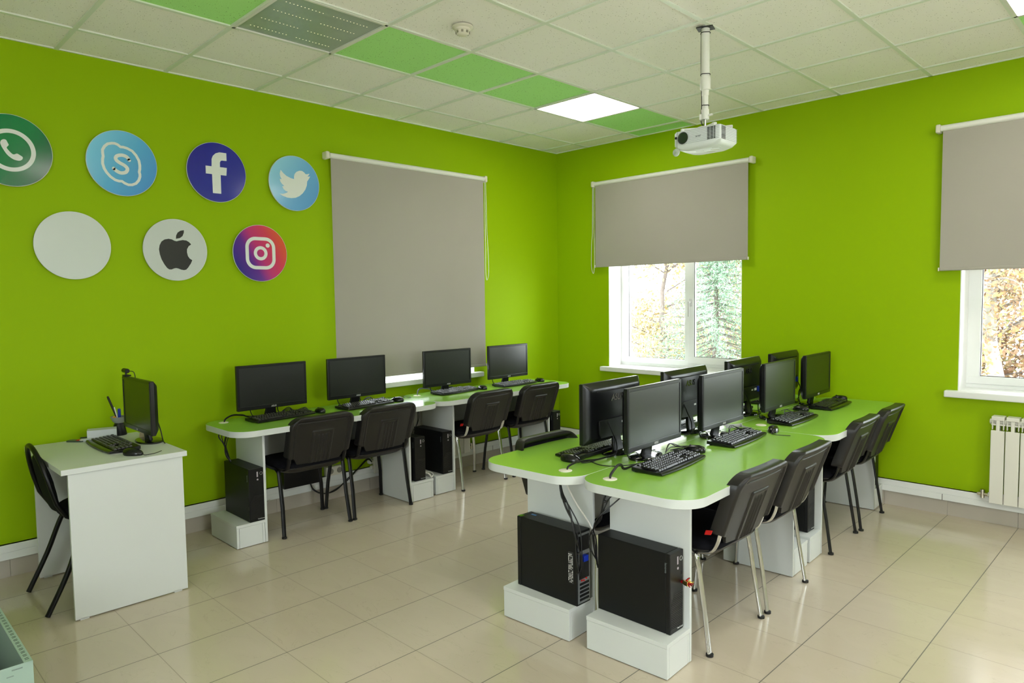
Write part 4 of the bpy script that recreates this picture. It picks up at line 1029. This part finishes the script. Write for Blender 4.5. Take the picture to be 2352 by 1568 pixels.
# ------------------------------------------------------------ cable bundles
def cables(label, routes, m=RUBBER, r=.003, ties=(), name='cable_bundle'):
    bm = new()
    for R in routes: tube(bm, smooth_loop(R, False, 6), r, 7)
    for p in ties: lathe(bm, [(.008, -.004), (.009, 0), (.008, .004)], 10, M=TR(*p))
    return tag(finish(name, bm, m), label, 'cable')
def jitter(R, s=.006): return [tuple(c+random.uniform(-s, s)*(0 < i < len(R)-1) for c in p) for i, p in enumerate(R)]
cables('black cable bundle hanging from the left island desk to the rear of the tower', [jitter(R, .016) for R in [[(2.735, -3.14, .72), (2.755, -3.15, .66), (2.79, -3.16, .60), (2.835, -3.15, .5), (2.845, -3.14, .38), (2.84, -3.12, .30), (2.835, -3.1, .36)]]*5], ties=((2.775, -3.155, .63), (2.843, -3.14, .4)))
cables('black cable bundle hanging from the right island desk behind the nearest tower', [jitter(R, .016) for R in [[(2.985, -3.1, .72), (2.975, -3.12, .66), (2.93, -3.11, .58), (2.89, -3.1, .5), (2.875, -3.08, .44), (2.88, -3.06, .36)], [(3.05, -3.07, .70), (2.99, -3.1, .665), (2.95, -3.12, .60), (2.89, -3.1, .5), (2.87, -3.07, .42), (2.88, -3.05, .32)]]*2], ties=((2.975, -3.12, .66), (2.885, -3.09, .49)))
cables('white cable running down between the two nearest island towers', [[(2.745, -3.12, .72), (2.79, -3.10, .62), (2.855, -3.06, .5), (2.868, -3.04, .4), (2.866, -3.04, .2), (2.863, -3.02, .02)]], WHITECABLE, .004, name='white_cable')
cables('black cables rising from the nearest cable hole of the right island desk to its monitor', [jitter(R, .004) for R in [[(2.985, -3.095, .75), (2.985, -3.09, .775), (2.975, -3.03, .80), (2.955, -2.97, .79), (2.94, -2.93, .764), (2.93, -2.82, .762)]]*5], r=.003)
cables('black cables from the cable hole of the left island desk running past the mouse', [jitter(R, .0035) for R in [[(2.745, -3.1, .75), (2.745, -3.09, .772), (2.74, -3.03, .778), (2.725, -2.95, .768), (2.74, -2.86, .764), (2.74, -2.72, .764)]]*4], r=.003)
cables('thin black cable looping beside the nearest monitor base on the island', [[(2.72, -2.9, .7585), (2.82, -2.93, .7585), (2.9, -2.86, .7585), (2.93, -2.7, .7585), (2.91, -2.55, .7585)]], r=.0022)
cables('black cables from the near cable hole of the left wall desks to the leftmost monitor', [jitter(R, .004) for R in [[(.245, -3.635, .75), (.245, -3.625, .78), (.235, -3.57, .795), (.22, -3.5, .785), (.2, -3.44, .765), (.19, -3.33, .762)]]*5], r=.003)
cables('black cable tangle hanging under the near end of the left wall desks', [jitter(R, .012) for R in [[(.245, -3.65, .72), (.235, -3.66, .66), (.25, -3.64, .6), (.24, -3.62, .54), (.25, -3.6, .49)], [(.4, -3.6, .69), (.3, -3.62, .685), (.25, -3.64, .62), (.235, -3.63, .55), (.245, -3.6, .485)]]*3])
cables('grey and black cables rising by the third left wall monitor from the cable hole', [jitter(R, .004) for R in [[(.225, -2.03, .75), (.22, -2.02, .79), (.21, -1.98, .81), (.2, -1.9, .80), (.19, -1.83, .77), (.19, -1.75, .763)]]*4], mat('grey_cable', lin((120, 122, 125)), .3), .003)
cables('coiled thin cable lying by the second left wall mouse', [[(.30, -2.28, .7585), (.22, -2.22, .7585), (.16, -2.16, .7585), (.2, -2.1, .7585), (.28, -2.14, .7585), (.25, -2.2, .761), (.18, -2.26, .761), (.15, -2.4, .7585)]], r=.002)
cables('black and grey cables hanging between the left wall desks above the tower pair', [jitter(R, .008) for R in [[(.42, -2.17, .72), (.40, -2.2, .64), (.38, -2.22, .56), (.36, -2.24, .5)], [(.25, -2.06, .72), (.30, -2.08, .62), (.33, -2.12, .54), (.32, -2.16, .48), (.3, -2.2, .36)]]*2])
cables('white cable coil on the stand between the tower pair by the left wall', [[(.53+.03*math.cos(a*.8), -2.17+.04*math.sin(a*.8), .158+.0045*(a % 8)+.02*abs(math.sin(a*.4))) for a in range(26)]], WHITECABLE, .0028, name='cable_coil')
for k in range(1):
    cables('bunch of white network cables hanging beside the near chair under the left wall desk', [jitter(R, .012) for R in [[(.1, -3.38, .33), (.1, -3.375, .26), (.11, -3.37, .18), (.1, -3.33, .12), (.08, -3.28, .1)], [(.1, -3.4, .33), (.11, -3.4, .2), (.12, -3.37, .12), (.1, -3.3, .11), (.06, -3.25, .12)], [(.1, -3.38, .33), (.12, -3.4, .2), (.14, -3.37, .05), (.13, -3.31, .02), (.12, -3.35, .06), (.14, -3.41, .07)]]*3], WHITECABLE, .0024, name='network_cables')
cables('black power cables draped along the trunking under the left wall desk', [jitter(R, .006) for R in [[(.05, -2.93, .2), (.06, -2.9, .12), (.08, -2.82, .075), (.08, -2.72, .09), (.07, -2.6, .15), (.07, -2.5, .22), (.06, -2.42, .27), (.06, -2.38, .24)]]*3], r=.004)
for x, y, lab in ((2.9, -2.4, 'nearest'), (2.9, -1.74, 'second'), (2.9, -1.0, 'third')):
    cables('tangled black cable loops behind the %s right row monitor' % lab, [jitter(R, .012) for R in [[(x, y-.12, .763), (x-.02, y-.05, .785), (x, y+.02, .763), (x+.04, y+.06, .762), (x+.03, y, .765), (x-.01, y-.06, .763)]]*3], r=.0024)
for y, lab in ((-3.1, 'leftmost'), (-2.43, 'second'), (-1.6, 'third')):
    cables('small cable knot behind the %s left wall monitor' % lab, [jitter(R, .01) for R in [[(.2, y-.12, .762), (.21, y-.06, .79), (.2, y, .764), (.22, y+.06, .775), (.19, y+.1, .762)]]*3], r=.0024)

# ------------------------------------------------------------ radiators
def radiator(label, M, w, z0, z1):
    t = thing('radiator', label, 'radiator', group=None); n = int(round(w/.08))
    for k in range(n):
        bm = new(); u = k*.08
        box(bm, (u+.04, .088, (z0+z1-.1)/2), (.075, .016, z1-z0-.10), m=M); box(bm, (u+.04, .06, (z0+z1)/2), (.02, .07, z1-z0-.04), m=M)
        box(bm, (u+.04, .06, z1-.02), (.07, .075, .026), m=M); box(bm, (u+.04, .06, z1-.062), (.078, .05, .012), m=M)
        for s in (-.03, 0, .03): box(bm, (u+.04+s, .075, z1-.06), (.006, .035, .07), m=M)
        finish('radiator_section', bm, RADIATOR, t, bevel=.003, smooth=0)
    bm = new(); 
    for z in (z0+.045, z1-.045): tube(bm, [M @ Vector((-.008, .06, z)), M @ Vector((w+.008, .06, z))], .017, 12)
    finish('manifold', bm, RADIATOR, t)
    bm = new(); tube(bm, [M @ Vector((-.065, .06, z0+.045)), M @ Vector((-.005, .06, z0+.045))], .012, 10); tube(bm, [M @ Vector((-.04, .06, z0+.02)), M @ Vector((-.04, .06, z0+.075))], .013, 10); tube(bm, [M @ Vector((-.062, 0, z0+.045)), M @ Vector((-.062, .06, z0+.045))], .01, 10)
    finish('valve', bm, BRASS, t)
radiator('white sectional radiator below the window at the right edge', MRB(3.83), .96, .155, .74)
radiator('white sectional radiator low behind the desks below the long blind', Matrix(((0, 1, 0, 0), (-1, 0, 0, -1.34), (0, 0, 1, 0), (0, 0, 0, 1))), 1.04, .15, .70)

# ------------------------------------------------------------ sockets and box under the left wall desk
bm = new(); box2(bm, (.031, -3.15, .175), (.085, -2.84, .345)); tag(finish('power_supply_box', bm, BLACKMETAL, bevel=.004, smooth=0), 'black flat box on the trunking under the left wall desk', 'box')
t = thing('wall_socket', 'white double power socket above the trunking under the left wall desk', 'socket')
bm = new(); box2(bm, (0, -2.78, .192), (.045, -2.63, .262)); finish('socket_housing', bm, SOCKET, t, bevel=.004, smooth=0)
for y in (-2.742, -2.668):
    bm = new(); lathe(bm, [(.022, .0), (.022, .002), (.019, .002), (.0185, -.006), (.001, -.006)], 20, M=TR(.0455, y, .227) @ RY(PI/2)); finish('outlet', bm, mat('beige_grey_plastic', lin((150, 145, 130)), .5), t)  # outlets greyer than their cream housing
t = thing('power_plug', 'white round power plug in the wall near the second left wall chair', 'plug')
bm = new(); lathe(bm, [(.026, 0), (.026, .02), (.02, .04), (.012, .048)], 18, M=TR(.0, -2.36, .235) @ RY(PI/2)); finish('plug_body', bm, WHITEPVC, t)
bm = new(); lathe(bm, [(.016, 0), (.016, .02), (.01, .03)], 14, M=TR(.048, -2.36, .235) @ RY(PI/2)); finish('plug_cap', bm, SOCKET, t)

# ------------------------------------------------------------ clutter on the lone white desk
D = .7552
bm = new(); box2(bm, (-.075, -.04, 0), (.075, .04, .058)); o = tag(finish('paper_box', bm, mat('grey_white_card', lin((200, 205, 205)), .6), bevel=.002, smooth=0), 'small flat white box at the back of the lone white desk', 'box')
o.location = (.215, -4.34, D); o.rotation_euler = (0, 0, 1.29)
t = thing('pen_holder', 'grey bowl-topped pen holder on black foot, left of the webcam monitor', 'pen holder', (.17, -4.235, D))
bm = new(); lathe(bm, [(.038, 0), (.04, .004), (.03, .06), (.024, .075)], 24); finish('stand', bm, BLACK, t)
bm = new(); lathe(bm, [(.024, .074), (.035, .085), (.045, .108), (.047, .112), (.043, .112), (.03, .088), (.001, .082)], 28); finish('bowl', bm, mat('grey_plastic', lin((150, 155, 150)), .4), t)
for nm, a, b, r, m, lab in (('marker_pen', (.13, -4.28, .99), (.17, -4.24, D+.09), .0065, BLACK, 'black marker pen leaning left out of the pen holder'),
                            ('pen', (.16, -4.255, .925), (.173, -4.24, D+.09), .004, LEGEND, 'white pen in the pen holder'),
                            ('blue_marker', (.182, -4.235, .915), (.175, -4.233, D+.09), .009, BLUEPLUG, 'blue marker standing in the pen holder')):
    bm = new(); A, B = Vector(b), Vector(a); tube(bm, [A, A.lerp(B, .5), A.lerp(B, .92), B], [r, r, r, r*.8], 10); tag(finish(nm, bm, m), lab, 'pen')
bm = new(); lathe(bm, [(.008, 0), (.014, .006), (.013, .02), (.006, .026)], 14); o = tag(finish('yellow_sharpener', bm, mat('orange_yellow_plastic', lin((240, 165, 20)), .4)), 'small orange-yellow object in the bowl of the pen holder', 'stationery'); o.location = (.16, -4.255, D+.088)
bm = new(); box2(bm, (-.05, -.002, 0), (.05, .002, .075)); o = tag(finish('card', bm, mat('tan_card', lin((200, 180, 150)), .6), smooth=0), 'tan card propped under the webcam monitor', 'card'); o.location = (.40, -4.17, D); o.rotation_euler = (-.15, 0, .2)
t = thing('open_phone_case', 'small dark case with coloured trinkets on the lone white desk', 'case', (.2, -4.47, D), .7)
bm = new(); loft(bm, [(.1, .045, .01, 0, 0, 0), (.1, .045, .01, 0, 0, .008)]); finish('case_shell', bm, mat('dark_grey_green_plastic', lin((60, 75, 65)), .4), t)
bm = new(); box2(bm, (.01, -.015, .008), (.03, .012, .012)); finish('red_patch', bm, RED, t, smooth=0)
bm = new(); box2(bm, (.03, -.015, .008), (.048, .0, .012)); finish('cream_patch', bm, SOCKET, t, smooth=0)
bm = new(); loft(bm, [(.11, .03, .012, 0, 0, 0), (.115, .034, .015, 0, 0, .008), (.10, .024, .011, 0, 0, .016)]); o = tag(finish('remote_control', bm, mat('pale_grey_plastic', lin((190, 196, 200)), .3)), 'pale grey rounded gadget beside the keyboard on the lone white desk', 'gadget'); o.location = (.25, -4.41, D); o.rotation_euler = (0, 0, 1.0)
bm = new(); tube(bm, [(.2, -4.45, D+.018), (.265, -4.29, D+.02)], .0035, 8); tag(finish('pencil', bm, BLACK), 'thin dark pencil lying in front of the small white box', 'pencil')

# ------------------------------------------------------------ metal cabinet cut by the lower left corner
t = thing('metal_cabinet', 'open grey-green metal cabinet with slotted rim in the lower left corner', 'cabinet')
MG = mat('grey_green_metal', lin((150, 172, 160)), .45); zt = .35
bm = new(); box2(bm, (1.2, -5.065, zt-.0025), (2.03, -5.04, zt))
rim = finish('slotted_rim', bm, MG, t, bevel=.0008, smooth=0)
bm = new()
for k in range(26):
    for s in (-.005, .005): box(bm, (2.0-k*.031+s, -5.0525, zt+.0001), (.0028, .012, .0006), rz=.25)
finish('slot', bm, mat('deep_black', (.003, .003, .003), .8), rim, smooth=0)
bm = new()
box2(bm, (2.027, -5.6, .02), (2.03, -5.04, zt+.001)); box2(bm, (1.2, -5.043, .02), (2.027, -5.04, zt-.003)); box2(bm, (1.2, -5.6, .02), (2.027, -5.597, zt-.003)); box2(bm, (1.2, -5.6, .02), (1.203, -5.04, zt-.003))
finish('shell', bm, MG, t, bevel=.0008, smooth=0)
bm = new(); box2(bm, (1.2, -5.6, 0.0), (2.03, -5.04, .02)); finish('bottom', bm, BLACKMETAL, t, smooth=0)  # black colour stands in for the shade inside the open cabinet
bm = new(); tube(bm, [(2.0305, -5.07, zt-.012), (2.0305, -5.10, zt-.012)], .002, 6); box2(bm, (2.0298, -5.115, zt-.033), (2.0308, -5.095, zt-.030)); finish('corner_catch', bm, mat('grey_catch', lin((120, 135, 128)), .4), t, smooth=0)
bm = new(); box2(bm, (1.28, -5.5, .02), (1.6, -5.2, .2)); tag(finish('red_box', bm, mat('dark_red_card', lin((110, 15, 20)), .6), smooth=0), 'dark red box lying inside the open metal cabinet', 'box')
